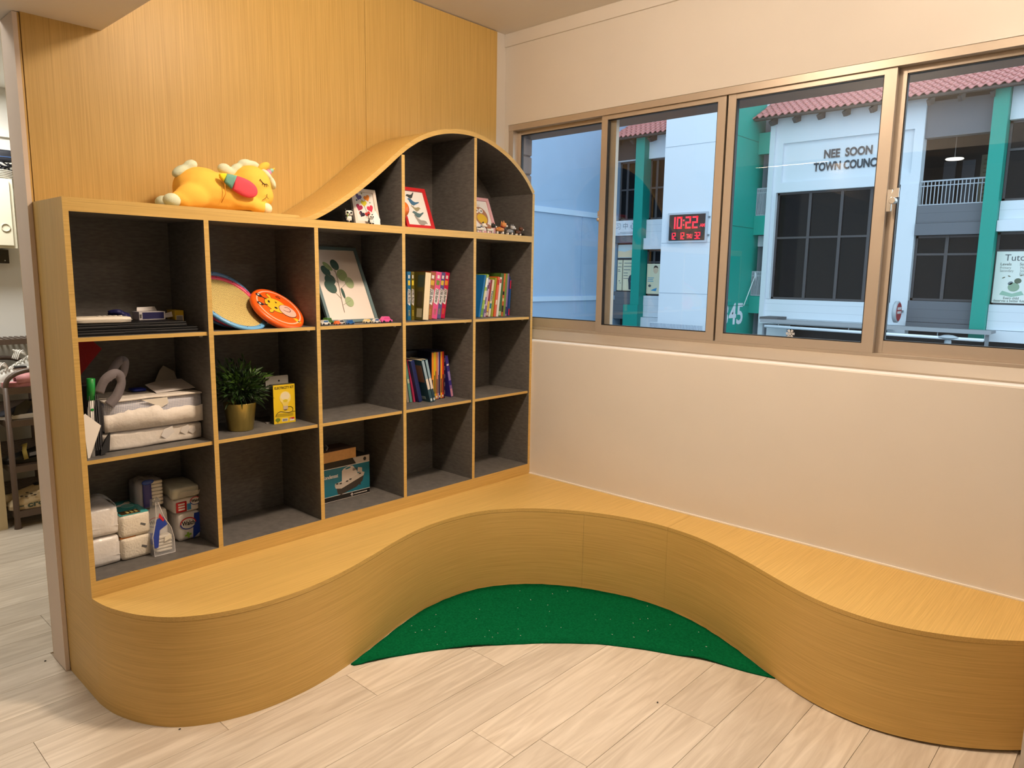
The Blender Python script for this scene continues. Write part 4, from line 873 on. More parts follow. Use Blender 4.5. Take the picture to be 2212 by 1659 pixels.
prop(MB().rbox((.255, .215, Z2 + .1815), (.045, .05, .010), .003, 2).done('blue_packet', c_(25, 45, 150, 'blue_packet', .5), None, True, loc=(.255, .215, Z2 + .176)), 'small blue packet lying on the upper paper ream', 'packet')
bag = thing('tablet_bag', 'black fabric bag with a grey strap standing beside the paper reams', 'bag', (.070, .165, Z2 + .0005))
fab = mat('black_bag_fabric', (.016, .016, .018, 1), .75, bump=(200, .3, .002)); strap = mat('grey_webbing', lin(112, 104, 106), .8, bump=(500, .3, .001))
MB().rbox((-.010, 0, .115), (.030, .22, .228), .010, 5, amp=.002).done('body', fab, bag, True); MB().rbox((.011, -.005, .095), (.012, .19, .17), .005, 4, amp=.001).done('pocket', fab, bag, True)
for k in range(5): MB().box(-.020 + k * .006, -.0185 + k * .006, -.1135, -.109, .02, .20).done('piping', c_(95, 95, 100, 'grey_piping', .5), bag)
MB().prism([(0, 0), (.028, .012), (.036, .07), (.020, .05), (.004, .02)], (.002, -.112, 0), (1, 0, 0), (0, .1, 1), (0, 1, 0), .010).done('side_gusset', fab, bag)
q = lambda x, y, z: (x - .070, y - .165, z - Z2)
mb = MB(); mb.ribbon(catmull([q(.082, .06, 1.030), q(.100, .055, 1.070), q(.130, .06, 1.088), q(.150, .07, 1.080), q(.158, .08, 1.050), q(.138, .075, 1.010), q(.112, .07, .985)], 5), 'face', .030, .002); mb.done('strap', strap, bag, True)
mb = MB(); mb.ribbon(catmull([q(.125, .105, 1.06), q(.140, .10, 1.095), q(.165, .10, 1.125), q(.180, .10, 1.122), q(.176, .10, 1.09), q(.158, .10, 1.055)], 5), 'face', .026, .002); mb.done('strap', strap, bag, True)
gt = thing('marker_pen', 'green and white marker pen standing left of the black bag', 'marker', (.048, .062, Z2 + .0005), (0, .055, 0))
MB().lathe([(0, 0), (.0105, 0), (.0105, .185), (0, .185)], (0, 0, 0), 16).done('barrel', c_(225, 222, 215, 'marker_white', .4), gt, True); MB().lathe([(0, .186), (.0115, .186), (.0125, .255), (.0105, .256), (.0105, .25), (0, .25)], (0, 0, 0), 16).done('cap', c_(25, 140, 55, 'marker_green', .4), gt, True)
MB().ell((.0, -.0105, .155), (.005, .001, .005), 0, 10).done('printed_dot', c_(25, 140, 55, 'marker_green', .4), gt)
sheet([(0, 0), (.006, 0), (.048, .10), (.004, .145), (-.004, .14)], (.030, .040, Z2 + .0008), (1, .1, 0), (0, .05, 1), 'white card standing in front of the marker pen', c_(235, 228, 218, 'white_card', .6), 'card', .001)
mb = MB(); cl = []
for i in range(9):
    cl.append([mb.bm.verts.new((.030 + .115 * (i / 8), .17 + .03 * j / 6 + .012 * math.sin(i * .9 + j), .0 + 1.195 - (.10 * j / 6) * (1 - .25 * (i / 8)) - (.035 * (i / 8) if j else 0) + .004 * math.sin(i + j))) for j in range(7)])
for i in range(8):
    for j in range(6): mb.bm.faces.new([cl[i][j], cl[i + 1][j], cl[i + 1][j + 1], cl[i][j + 1]])
pf = MB(); P3 = [(.028, 1.195), (.112, 1.195), (.146, 1.158), (.080, 1.080), (.045, 1.010), (.028, 1.01)]
mb.bm.free(); pf.prism(P3, (0, .205, 0), (1, 0, 0), (0, 0, 1), (0, 1, 0), .006); pf.prism([(.03, 1.19), (.06, 1.19), (.050, 1.06), (.03, 1.05)], (0, .185, 0), (1, .2, 0), (0, 0, 1), (0, 1, 0), .005)
prop(pf.done('red_pennant', c_(150, 12, 14, 'red_felt', .8, bump=(200, .3, .002)), None, loc=(.07, .19, Z2 + .0005)), 'red felt pennant standing behind the marker pen', 'pennant')

# ---- middle row, cell 2: plant and electricity kit
pot = thing('potted_plant', 'artificial grass plant in a brushed gold pot', 'potted plant', (.590, .125, Z2))
brass = mat('brushed_gold', (.56, .45, .14, 1), .33, 1.0, var=(60, .1, (1, 1, .05)))
MB().lathe([(0, .0006), (.045, .0006), (.0465, .003), (.0600, .103), (.0622, .106), (.0622, .108), (.0590, .108), (.0575, .102), (.050, .09), (0, .088)], (0, 0, 0), 40).done('pot', brass, pot, True)
lf1 = [c_(38, 66, 22, 'leaf_green', .45), c_(70, 105, 34, 'leaf_light', .45), c_(20, 38, 14, 'leaf_dark', .45)]
mb = MB(); rnd = random.Random(4)
for k in range(980):
    th = rnd.uniform(0, 2 * PI); ph = math.acos(rnd.uniform(-.42, 1)); rr = rnd.uniform(.070, .150) * (1.0 if ph < 1.3 else .85)
    d = Vector((math.sin(ph) * math.cos(th), math.sin(ph) * math.sin(th), math.cos(ph) * 1.05 + .05)).normalized()
    c = Vector((0, 0, .150)) + Vector((d.x, d.y, d.z * .95)) * rr * .9 * rnd.uniform(.35, 1)
    if c.y > .150 or c.x < -.125 or c.z < .095: continue
    l = rnd.uniform(.022, .046); wd = rnd.uniform(.0030, .0052); e = (d + Vector((rnd.uniform(-.6, .6), rnd.uniform(-.6, .6), rnd.uniform(-.4, .5)))).normalized()
    s = e.cross(Vector((rnd.uniform(-1, 1), rnd.uniform(-1, 1), rnd.uniform(-1, 1)))).normalized(); a, m1, tip = c, c + e * l * .45 + Vector((0, 0, .002)), c + e * l - Vector((0, 0, .003))
    mi = 0 if rnd.random() < .6 else (1 if d.z > .2 and rnd.random() < .7 else 2)
    f = mb.bm.faces.new([mb.bm.verts.new(p) for p in (a, m1 + s * wd, tip, m1 - s * wd)]); f.material_index = mi
for k in range(60):
    th = rnd.uniform(0, 2 * PI); ph = rnd.uniform(.1, 1.1); d = Vector((math.sin(ph) * math.cos(th), math.sin(ph) * math.sin(th), math.cos(ph)))
    mb.tube([(d.x * .01, d.y * .01, .087), Vector((0, 0, .11)) + d * .05, Vector((0, 0, .13)) + d * .095], .0012, 4, 2)
fo = mb.done('foliage', lf1, pot, recalc=False); fo['kind'] = 'stuff'
kit = thing('electricity_kit_box', 'yellow electricity kit box with a light bulb picture', 'box', (.7735, .118, Z2), (UP, 0, -.06))
yk = c_(240, 205, 35, 'kit_yellow', .4); KW, KH = .0460, .158
MB().box(-KW, KW, .0006, KH, -.032, 0).done('carton', [c_(60, 58, 40, 'kit_side', .4), yk], kit)
kf = MB().box(-KW, KW, .0008, KH - .0002, 0, .0006).done('front_print', yk, kit)
hang = mat('clear_blister', (.30, .29, .27, 1), .25)
MB().prism([(-KW - .014, KH - .02), (KW - .01, KH - .02), (KW - .01, KH + .030), (KW - .013, KH + .033), (-KW - .011, KH + .033), (-KW - .014, KH + .030)], (0, 0, -.034), (1, 0, 0), (0, 1, 0), (0, 0, 1), .001).done('hang_tab', hang, kit)
flat('tab_hole', oval(-.004, KH + .012, .004, .004), black, kit, lift=-.0328); MB().box(-KW - .016, KW - .012, .0004, .004, -.05, -.033).done('blister_base', c_(150, 145, 140, 'blister_edge', .3), kit)
text('ELECTRICITY KIT', .0135, (-KW + .006, KH - .017, .0008), (1, 0, 0), (0, 1, 0), c_(70, 62, 20, 'kit_dark_ink'), kit, width=KW * 1.78, bold=.0004)
K = lambda nm, pts, m, i=0: flat(nm, pts, m, kit, lift=.0007 + .0004 * i, t=.0004)
K('printed_bulb', oval(.004, .104, .0245, .0265, 26), c_(235, 200, 90, 'bulb_edge'), 0); K('printed_bulb', oval(.004, .105, .0235, .0255, 26), c_(245, 225, 130, 'bulb_glow'), 1); K('printed_bulb', oval(.004, .111, .019, .016, 22), c_(242, 228, 190, 'bulb_top'), 2); K('printed_neck', [(-.012, .087), (-.005, .071), (.013, .071), (.020, .087)], c_(240, 215, 110, 'bulb_neck'), 2)
K('printed_filament', oval(.004, .092, .010, .006, 16), c_(225, 200, 40, 'filament'), 3); K('printed_cap', rect(-.006, .014, .057, .071), c_(205, 185, 160, 'bulb_cap'), 3); K('printed_cap', rect(-.002, .010, .054, .057), c_(90, 75, 50, 'bulb_foot'), 3)
stem([(.014, .066), (.028, .066), (.036, .058), (.034, .046), (.020, .042), (-.020, .050), (-.032, .044), (-.040, .030)], .0009, ink, .0014, kit, 'printed_wire'); stem([(.034, .046), (.045, .044)], .0007, ink, .0014, kit, 'printed_wire')
for i in range(4): K('printed_line', rect(-.038, .038 - .003 * (i % 2), .0385 - i * .0034, .0398 - i * .0034), c_(140, 125, 30, 'kit_text_line'), 0)
K('printed_script', rect(-.018, .022, .0455, .0472), c_(235, 225, 190, 'kit_script'), 0)
K('printed_tree', oval(-.030, .0165, .0105, .008, 16), c_(120, 135, 35, 'kit_tree'), 0); K('printed_trunk', rect(-.031, -.029, .004, .012), c_(90, 60, 30, 'kit_trunk'), 1)
K('barcode_panel', rect(-.012, .013, .008, .020), whitep, 0)
for i in range(9): K('barcode_bar', rect(-.009 + i * .0022, -.0078 + i * .0022, .010, .018), ink, 1)
K('printed_flag', rect(.021, .041, .014, .0205), c_(200, 30, 35, 'flag_red'), 0); K('printed_flag', rect(.021, .041, .0075, .014), whitep, 0); K('printed_moon', oval(.0255, .0172, .002, .002, 10), whitep, 1)

# ---- lower row, cell 1: tissues and wipes
film = mat('milky_plastic', lin(236, 232, 228), .22, bump=(60, .5, .004)); tis = mat('tissue_paper', lin(236, 228, 212), .75, bump=(160, .7, .003)); clearp = mat('clear_film', (.75, .75, .76, 1), .12, alpha=.28)
def pack(x, y, z, w_, d_, h_, m, label, cat, name, group=None, rz=0.0, n=6, amp=.0022, puff=.003, r=.009):
    t = thing(name, label, cat, (x, y, z + .0005), (0, 0, rz), group); MB().rbox((0, 0, h_ / 2), (w_, d_, h_), r, n, amp=amp, freq=18, puff=puff).done('wrapper', m, t, True); return t
for i, (z, lb) in enumerate(((ZR, 'lower white plastic tissue pack at the left of the bottom cell'), (ZR + .104, 'upper white plastic tissue pack at the left of the bottom cell'))):
    t = pack(.0790, .200, z, .105, .18, .098, film, lb, 'tissue pack', 'tissue_pack', 'white tissue packs', 0)
    MB().rbox((0, -.0895, .030), (.100, .004, .004), .0015, 3, amp=.001).done('seal_seam', c_(250, 248, 246, 'seal_white', .3), t, True)
    MB().prism([(-.047, 0), (.047, 0), (.050, .045), (-.046, .048)], (0, -.0915, .031), (1, 0, 0), (0, .06, 1), (0, -1, 0), .001).done('seal_flap', film, t)
fl = MB(); fl.ribbon(catmull([(.035, .15, .636), (.07, .15, .662), (.10, .14, .660), (.122, .13, .640), (.120, .12, .630)], 5), (.1, 1, 0), .07, .0006); prop(fl.done('plastic_bag', clearp, None, True, loc=(.08, .15, .632)), 'crumpled clear plastic bag on the white tissue packs', 'plastic bag')
for i, (z, lb) in enumerate(((ZR, 'lower cream tissue pack with a small grey tab'), (ZR + .081, 'upper cream tissue pack with a teal top'))):
    t = pack(.183, .200, z, .100, .185, .080, tis, lb, 'tissue pack', 'tissue_pack', 'cream tissue packs', .0, amp=.0016, puff=.002)
    MB().obox((.024, -.0945, .038), (.018, .001, .007), R2('Y', .45)).done('adhesive_tab', c_(95, 98, 102, 'grey_tab', .4), t)
    if i:
        MB().rbox((0, 0, .0795), (.094, .178, .004), .0015, 5, amp=.001).done('printed_top', c_(70, 165, 165, 'teal_film', .25), t, True)
        MB().box(-.040, .022, -.086, -.046, .0815, .0825).done('printed_label', c_(80, 60, 30, 'brown_label_print', .4), t); MB().lathe([(0, 0), (.022, 0), (.022, .0008), (0, .0008)], (.012, .01, .0816), 20).done('printed_spot', c_(120, 190, 185, 'pale_teal', .3), t)
        for k in range(3): MB().box(-.020 + k * .014, -.012 + k * .014, -.078, -.054, .0826, .083).done('printed_letters', c_(225, 205, 120, 'gold_letters'), t)
    else: MB().box(-.049, .0, -.088, -.070, .079, .0815).done('printed_edge', c_(200, 120, 40, 'orange_print', .4), t)
nb = c_(32, 62, 160, 'wipes_blue', .3); wr = c_(200, 35, 45, 'wipes_red', .35)
def walch(t, w_, h_, y, size, sx=0.0, sz=0.0):
    o = Vector((sx, y, sz)); E_ = lambda nm, P, m, i: MB().prism(P, o + Vector((0, -i * .0006, 0)), (1, 0, 0), (0, 0, 1), (0, -1, 0), .0005).done(nm, m, t)
    E_('printed_ring', oval(0, 0, size, size * .78, 28), nb, 0); E_('printed_ring', [p for p in oval(0, 0, size, size * .78, 28) if p[1] > -.001], wr, 1); E_('printed_ring', oval(0, 0, size * .86, size * .64, 28), whitep, 2)
    text('Walch', size * .78, o + Vector((-size * .80, -.0020, -size * .20)), (1, 0, 0), (0, 0, 1), ink, t, width=size * 1.6, bold=.0007)
t = pack(.388, .225, ZR, .084, .14, .106, film, 'lower white and blue antibacterial wipes pack at the right of the bottom cell', 'wipes pack', 'wipes_pack', 'antibacterial wipes packs', 0)
MB().prism([(.010, .002), (.041, .002 + .024), (.041, .100), (.018, .100), (.012, .04)], (0, -.0725, 0), (1, 0, 0), (0, 0, 1), (0, -1, 0), .0006).done('printed_panel', nb, t); walch(t, .084, .106, -.0733, .030, -.006, .066)
MB().prism([(-.004, 0), (.004, 0), (.004, .008), (.012, .008), (.012, .015), (.004, .015), (.004, .022), (-.004, .022), (-.004, .015), (-.012, .015), (-.012, .008), (-.004, .008)], (-.006, -.0735, .010), (1, 0, .15), (-.15, 0, 1), (0, -1, 0), .0006).done('printed_cross', c_(150, 195, 70, 'lime_print'), t)
t = pack(.382, .225, ZR + .1075, .092, .14, .056, film, 'middle white wipes pack with a red and blue label', 'wipes pack', 'wipes_pack', 'antibacterial wipes packs', .03)
MB().rbox((-.024, -.0725, .026), (.040, .004, .040), .0018, 3, amp=.001).done('printed_label', wr, t, True); MB().box(-.003, .012, -.0735, -.072, .010, .034).done('printed_label', c_(60, 140, 205, 'sky_print', .35), t)
for k in range(3): MB().box(-.036, -.012, -.0752, -.0746, .014 + k * .010, .020 + k * .010).done('printed_letters', whitep, t)
walch(t, .09, .06, -.0735, .020, .028, .040)
t = pack(.382, .222, ZR + .1645, .098, .15, .048, mat('pale_wipes_film', lin(205, 205, 190), .25, bump=(40, .6, .006)), 'topmost pale grey wipes pack of the right stack', 'wipes pack', 'wipes_pack', 'antibacterial wipes packs', -.06, amp=.005)
MB().ell((-.022, -.0762, .038), (.008, .001, .004), 0, 12).done('printed_leaf', c_(110, 160, 70, 'leaf_print'), t); MB().prism([(-.035, 0), (.040, .004), (.046, .022), (-.030, .026)], (.004, -.0765, .006), (1, 0, 0), (0, -.5, 1), (0, -1, 0), .0008).done('loose_film', clearp, t)
t = pack(.280, .236, ZR, .088, .10, .130, film, 'white and blue wipes pack standing behind the zip pouch', 'wipes pack', 'wipes_pack', 'antibacterial wipes packs', 0)
MB().box(-.043, -.012, -.0526, -.0518, .006, .05).done('printed_panel', nb, t); walch(t, .09, .12, -.0528, .024, -.006, .088)
t = thing('pad_pack', 'clear bag of folded pads with blue print on top of the rear wipes pack', 'pad pack', (.272, .240, ZR + .1365))
MB().rbox((0, 0, .056), (.100, .075, .112), .016, 5, amp=.002).done('film', mat('grey_clear_film', (.30, .30, .33, 1), .15), t, True)
for k in range(7): MB().rbox((.024, -.038, .016 + k * .0135), (.040, .008, .012), .003, 2, amp=.001).done('folded_pad', tis, t, True)
MB().rbox((-.010, -.0385, .052), (.030, .006, .09), .0025, 3, amp=.001).done('printed_strip', c_(60, 60, 130, 'violet_print', .35), t, True); MB().ell((-.006, -.0395, .102), (.022, .004, .010), 0, 14).done('printed_cap', c_(40, 75, 170, 'royal_print', .3), t, True)
mb = MB(); mb.ribbon(catmull([(-.045, -.01, .108), (-.028, -.02, .122), (-.004, -.03, .112), (.02, -.028, .112)], 5), (.1, 1, .1), .03, .0006); mb.done('twisted_end', clearp, t, True)
pz = thing('zip_pouch', 'standing clear zip pouch with blue and red print in front of the wipes', 'pouch', (.263, .105, ZR + .0005))
prof = [(-.036, 0), (.036, 0), (.037, .05), (.030, .09), (.008, .135), (-.006, .190), (-.014, .190), (-.018, .135), (-.035, .07)]
MB().prism(prof, (0, -.030, 0), (1, 0, 0), (0, .10, 1), (0, 1, 0), .052).done('film', clearp, pz)
MB().tube([(p[0], -.0305 + p[1] * .10, p[1]) for p in prof], .0016, 6, 0, True).done('heat_seal', c_(210, 205, 205, 'seal_grey', .25), pz, True)
for k in range(5): MB().rbox((.004, -.004, .012 + k * .012), (.054, .036, .010), .003, 3, amp=.002).done('folded_wipe', tis, pz, True)
MB().prism([(-.033, .03), (-.02, .03), (-.010, .09), (.018, .105), (.006, .135), (-.016, .13), (-.033, .07)], (0, -.0315, 0), (1, 0, 0), (0, .10, 1), (0, -1, 0), .0006).done('printed_panel', nb, pz)
MB().prism([(-.010, .138), (.004, .118), (.009, .124), (-.005, .150)], (0, -.0325, 0), (1, 0, 0), (0, .10, 1), (0, -1, 0), .0006).done('printed_label', wr, pz); MB().prism([(.002, .045), (.028, .055), (.024, .070), (.004, .06)], (0, -.0325, 0), (1, 0, 0), (0, .10, 1), (0, -1, 0), .0006).done('printed_sheet', c_(225, 220, 205, 'wipe_white'), pz)
MB().ribbon([(-.014, -.011, .188), (-.005, -.009, .205), (.0, -.006, .19)], (0, 1, 0), .03, .0008).done('torn_top', clearp, pz)

# ---- lower row, cell 3: pump carton and cardboard box
pb = thing('pump_carton', 'teal and black pump carton with a picture of the grey pump', 'carton', (1.063, .168, ZR), (UP, 0, .006))
tl = c_(22, 110, 130, 'carton_teal', .45); PW_ = .158; PH = .184; rt = mat('carton_kraft', lin(120, 95, 65), .8)
MB().box(-PW_, PW_, .0006, PH, -.118, 0).done('carton', c_(26, 24, 22, 'carton_black', .45), pb)
Pq = lambda nm, pts, m, i=0: flat(nm, pts, m, pb, lift=.0002 + .0005 * i, t=.0005)
Pq('printed_panel', rect(-PW_, PW_, .026, .150), tl); wl_ = c_(225, 215, 205, 'carton_white', .5)
Pq('printed_rule', rect(-PW_, PW_, .150, .1525), wl_, 1); Pq('printed_rule', rect(-PW_, PW_, .0245, .0265), wl_, 1); Pq('printed_rule', rect(-PW_, PW_, .002, .0035), wl_, 1)
Pq('printed_panel', [(.085, .1525), (PW_, .1525), (PW_, PH - .002), (.066, PH - .002)], c_(180, 170, 160, 'carton_grey', .5), 1); Pq('printed_hole', oval(.132, .167, .008, .0085, 16), ink, 2)
text('Condensat', .024, (-.094, .108, .0008), (1, 0, 0), (0, 1, 0), wl_, pb, width=.082, bold=.0005)
pgr, pdk = c_(190, 178, 165, 'pump_grey', .5), c_(58, 50, 44, 'pump_dark', .5)
Pq('printed_tank', [(-.015, .030), (.0, .012 + .012), (.085, .044), (.118, .066), (.128, .098), (.120, .100), (.0, .062), (-.022, .066)], pdk, 1); Pq('printed_deck', [(-.030, .070), (-.026, .058), (.004, .052), (.124, .090), (.130, .104), (.116, .110), (.0, .084), (-.028, .080)], pgr, 2)
Pq('printed_housing', [(.006, .074), (.092, .102), (.086, .122), (.066, .146), (.044, .150), (.016, .140), (.008, .132)], c_(205, 192, 180, 'pump_housing', .5), 3); Pq('printed_grip', oval(.040, .140, .015, .004, 16, .15), tl, 4); Pq('printed_part', [(.090, .112), (.116, .108), (.116, .128), (.094, .134)], pgr, 3)
for i in range(4): Pq('printed_slot', rect(.066 + i * .006, .069 + i * .006, .122, .134), pdk, 4)
for x, y in ((-.018, .076), (.0, .074), (.034, .078), (.052, .084), (.104, .100)): Pq('printed_knob', rect(x - .006, x + .006, y, y + .005), ink, 4)
for x, y in ((.0, .020), (.10, .050)): Pq('printed_foot', rect(x, x + .008, y, y + .008), pdk, 2)
Pq('printed_logo', [(.060, .006), (.068, .0135), (.060, .021), (.052, .0135)], wl_, 1); Pq('printed_logo', [(.060, .0105), (.063, .0135), (.060, .0165), (.057, .0135)], c_(26, 24, 22, 'carton_black', .45), 2)
for i in range(9): Pq('printed_word', rect(.072 + i * .008, .078 + i * .008, .0115, .0155), wl_, 1)
cb = thing('cardboard_box', 'plain brown cardboard box lying on the pump carton', 'box', (1.020, .155, ZR + PH + .0018), (0, 0, .03))
kr = c_(190, 140, 80, 'cardboard', .75, var=(60, .08)); MB().box(-.120, .120, -.003, .115, 0, .046, bev=.001).done('carton', kr, cb); MB().box(-.119, .119, .0, .114, .0455, .0468).done('lid_flap', c_(80, 52, 34, 'cardboard_inside', .8), cb); MB().box(-.12, .12, .050, .0515, .0466, .0472).done('flap_joint', c_(50, 32, 20, 'dark_joint', .8), cb)
ad = thing('cable_clips', 'black cable clips lying on the cardboard box', 'clips', (.985, .165, ZR + PH + .0495))
for i in range(3): MB().rbox((-.02 + i * .018, .02 + .006 * i, .010 + .004 * i), (.018, .03, .018), .004, 2, M=R2('Z', i * .5) @ R2('X', .3 * i)).done('clip', c_(30, 29, 30, 'clip_black', .4), ad, True)
MB().ribbon([(.006, 0, .006), (.016, .004, .018), (.010, .012, .030)], (0, 1, 0), .012, .002).done('clip_tail', c_(140, 135, 130, 'clip_grey', .4), ad)
# ================================================================== passage behind the wall end
rb = c_(92, 76, 66, 'rack_brown', .4)
rk = thing('shoe_rack', 'brown plastic four-tier shoe rack against the passage wall', 'shoe rack', (.40, 2.46, 0))
RX0, RX1, RY0, RY1 = .262, .545, 2.10, 2.82
for x in (RX0, RX1):
    for y in (RY0, RY1): MB().lathe([(0, 0), (.019, 0), (.017, .01), (.015, .06), (.0145, .79), (0, .79)], (x, y, 0), 14).done('post', rb, rk, True, w=True)
for y in (RY0, RY1):
    P = [(RX0, y, .785), (RX0 + .004, y, .815), (RX0 + .025, y, .845), (RX0 + .07, y, .868), (RX0 + .14, y, .878), (RX1 - .07, y, .868), (RX1 - .025, y, .845), (RX1 - .004, y, .815), (RX1, y, .785)]
    MB().tube(catmull(P, 3), .013, 10).done('handle', rb, rk, True, w=True)
TZ = (.097, .352, .606, .786)
for z in TZ:
    mb = MB()
    for (a, b_, c, d) in ((RX0, RX1, RY0 - .012, RY0 + .012), (RX0, RX1, RY1 - .012, RY1 + .012), (RX0 - .012, RX0 + .012, RY0, RY1), (RX1 - .012, RX1 + .012, RY0, RY1)): mb.box(a, b_, c, d, z - .035, z)
    tr_ = mb.done('tray', rb, rk, w=True); sl = MB()
    for i in range(24): y = RY0 + .012 + i * (RY1 - RY0 - .024) / 24; sl.box(RX0 + .012, RX1 - .012, y + .006, y + .024, z - .010, z - .002)
    for x in (.33, .40, .47): sl.box(x - .005, x + .005, RY0, RY1, z - .020, z - .010)
    s = sl.done('slats', rb, tr_, w=True); s['kind'] = 'stuff'
def shoe(name, label, x, y, z, L, W, H, up, sole, rz=0.0, group=None, low=.35, lace=None, tongue=True):
    """toe towards -x; lofted upper on a sole"""
    t = thing(name, label, 'shoe', (x, y, z), (0, 0, rz), group); mb = MB(); N = 14; R = []
    for i in range(N + 1):
        s = i / N; px = -L / 2 + L * s; wv = W / 2 * (math.sin(PI * min(1, .12 + s * .9)) ** .45) * (.92 + .16 * math.cos(s * 5)); h = H * (low + (1 - low) * max(0, min(1, (s - .22) / .5)) ** .9) * (1 - .10 * max(0, s - .8) * 5) * min(1, .55 + s * 4)
        ring = []
        for k in range(12):
            a = PI * k / 11; cx = math.cos(a); sz_ = math.sin(a) ** .75
            ring.append(mb.bm.verts.new((px, wv * cx * (1 - .35 * (sz_ ** 2) * (h / H)), .018 + (h - .018) * sz_)))
        R.append(ring)
    for i in range(N):
        for k in range(11): mb.bm.faces.new([R[i][k], R[i + 1][k], R[i + 1][k + 1], R[i][k + 1]])
        mb.bm.faces.new([R[i][11], R[i + 1][11], R[i + 1][0], R[i][0]])
    mb.bm.faces.new(R[0][::-1]); mb.bm.faces.new(R[-1]); mb.done('upper', up, t, True)
    so = [(L * .515 * math.cos(2 * PI * i / 30), W * .53 * math.copysign(abs(math.sin(2 * PI * i / 30)) ** .7, math.sin(2 * PI * i / 30))) for i in range(30)]
    MB().prism(so, (0, 0, 0), (1, 0, 0), (0, 1, 0), (0, 0, 1), .024).done('sole', sole, t)
    if tongue: MB().rbox((L * .26, 0, H * .94), (L * .24, W * .40, H * .10), .006, 3).done('opening', c_(40, 38, 38, 'shoe_lining', .8), t, True)
    if lace:
        lc = MB(); r_ = random.Random(hash(label) % 97)
        for i in range(5):
            s = .30 + i * .065; px = -L / 2 + L * s; hz = H * (low + (1 - low) * ((s - .2) / .5) ** .9) + .006
            for sg in (-1, 1): lc.tube([(px, sg * W * .20, hz - .006), (px + .012, 0, hz + .006), (px + .024, -sg * W * .20, hz + .004)], .0032, 5)
        px, hz = -L / 2 + L * .56, H * .98
        for k in range(4): lc.tube(catmull([(px, -.01, hz - .004), (px - .02 - .01 * k, -.03 + .02 * k, hz + .028), (px - .045, -.05 + .028 * k, hz + .014), (px - .06, -.06 + .03 * k, hz - .02)], 4), .0030, 5)
        lc.done('laces', lace, t, True)
    return t
wsh, wso, wla = c_(225, 225, 220, 'white_leather', .5), c_(238, 236, 232, 'white_sole', .6), c_(240, 238, 232, 'white_lace', .8)
TT = TZ[3]
s1 = shoe('sneaker', 'white lace-up sneaker with a black N on its side on top of the rack', .405, 2.335, TT + .0005, .29, .10, .155, wsh, wso, .05, 'white sneakers', .42, wla)
MB().prism(oval(0, 0, .060, .030, 24), (.0, -.0505, .075), (1, 0, 0), (0, .35, 1), (0, -1, 0), .004).done('side_panel', c_(205, 206, 205, 'grey_leather', .5), s1)
text('N', .050, (-.038, -.0555, .056), (1, 0, .10), (0, .3, 1), ink, s1, width=.050, bold=.001); text('N', .036, (-.030, -.0575, .061), (1, 0, .10), (0, .3, 1), wsh, s1, width=.030)
MB().tube([(.035, -.050, .100), (.058, -.052, .085), (.060, -.053, .066), (.044, -.054, .055)], .003, 5).done('trim_stripe', ink, s1, True)
s2_ = shoe('sneaker', 'white sneaker nearer the left rack post, mostly cut off by the frame', .290, 2.230, TT + .0005, .28, .095, .10, wsh, wso, .05, 'white sneakers', .45, wla)
MB().tube([(.02, -.049, .070), (.045, -.050, .060), (.046, -.050, .045), (.03, -.05, .036)], .003, 5).done('trim_stripe', ink, s2_, True)
pk = thing('pink_slipper', 'dusty pink slipper lying under the arched handle of the rack', 'shoe', (.390, 2.150, TT + .0005)); pkm = c_(195, 130, 135, 'dusty_pink', .7)
MB().prism([(.135 * math.cos(2 * PI * i / 28), .042 * math.sin(2 * PI * i / 28)) for i in range(28)], (0, 0, 0), (1, 0, 0), (0, 1, 0), (0, 0, 1), .024).done('sole', pkm, pk)
mb = MB(); mb.ribbon([(-.02, -.04, .020), (-.025, -.03, .052), (-.02, 0, .066), (-.025, .03, .052), (-.02, .04, .020)], (1, 0, .0), .10, .006); mb.done('strap', c_(205, 140, 142, 'pink_strap', .6), pk, True)
mb = MB(); mb.ribbon([(.06, -.04, .020), (.055, -.03, .048), (.06, 0, .060), (.055, .03, .048), (.06, .04, .020)], (1, 0, .3), .06, .006); mb.done('strap', c_(190, 120, 125, 'pink_strap_dark', .6), pk, True)
nvs = c_(34, 36, 48, 'navy_mesh', .7); 
sh = shoe('trainer', 'black and navy trainer with a white sole on the second tier from the top', .385, 2.185, TZ[2] + .0005, .30, .10, .120, nvs, wso, -.03, None, .45)
MB().prism([(-.09, .02), (-.03, .025), (.01, .085), (-.02, .10), (-.07, .07)], (0, -.0525, 0), (1, 0, 0), (0, .25, 1), (0, -1, 0), .003).done('overlay', black, sh)
MB().prism([(.055, .05), (.09, .045), (.085, .065)], (0, -.053, 0), (1, 0, 0), (0, .25, 1), (0, -1, 0), .003).done('grey_tab', c_(170, 168, 165, 'reflective_grey', .4), sh); MB().tube([(.075, 0, .115), (.10, 0, .138), (.105, 0, .118)], .006, 6).done('heel_loop', black, sh, True)
bs_ = shoe('black_sandal', 'black sandal with a yellow strap on the second tier from the floor', .375, 2.205, TZ[1] + .0005, .27, .10, .085, black, black, 0, None, .55)
mb = MB(); mb.ribbon([(-.035, -.052, .02), (-.040, -.045, .07), (-.028, -.02, .10), (-.03, .02, .085)], (1, 0, .2), .022, .005); mb.done('strap', c_(205, 190, 110, 'yellow_strap', .6), bs_, True)
MB().prism([(.0, .0), (.06, .006), (.058, .024), (.002, .018)], (-.02, -.054, .035), (1, 0, 0), (0, .2, 1), (0, -1, 0), .004).done('buckle_strap', c_(120, 122, 130, 'grey_strap', .5), bs_); MB().lathe([(.026, -.004), (.034, -.004), (.034, .004), (.026, .004), (.026, -.004)], (.075, -.05, .06), 20, 0, R2('X', PI / 2)).done('loop', c_(80, 82, 110, 'blue_grey_loop', .5), bs_, True)
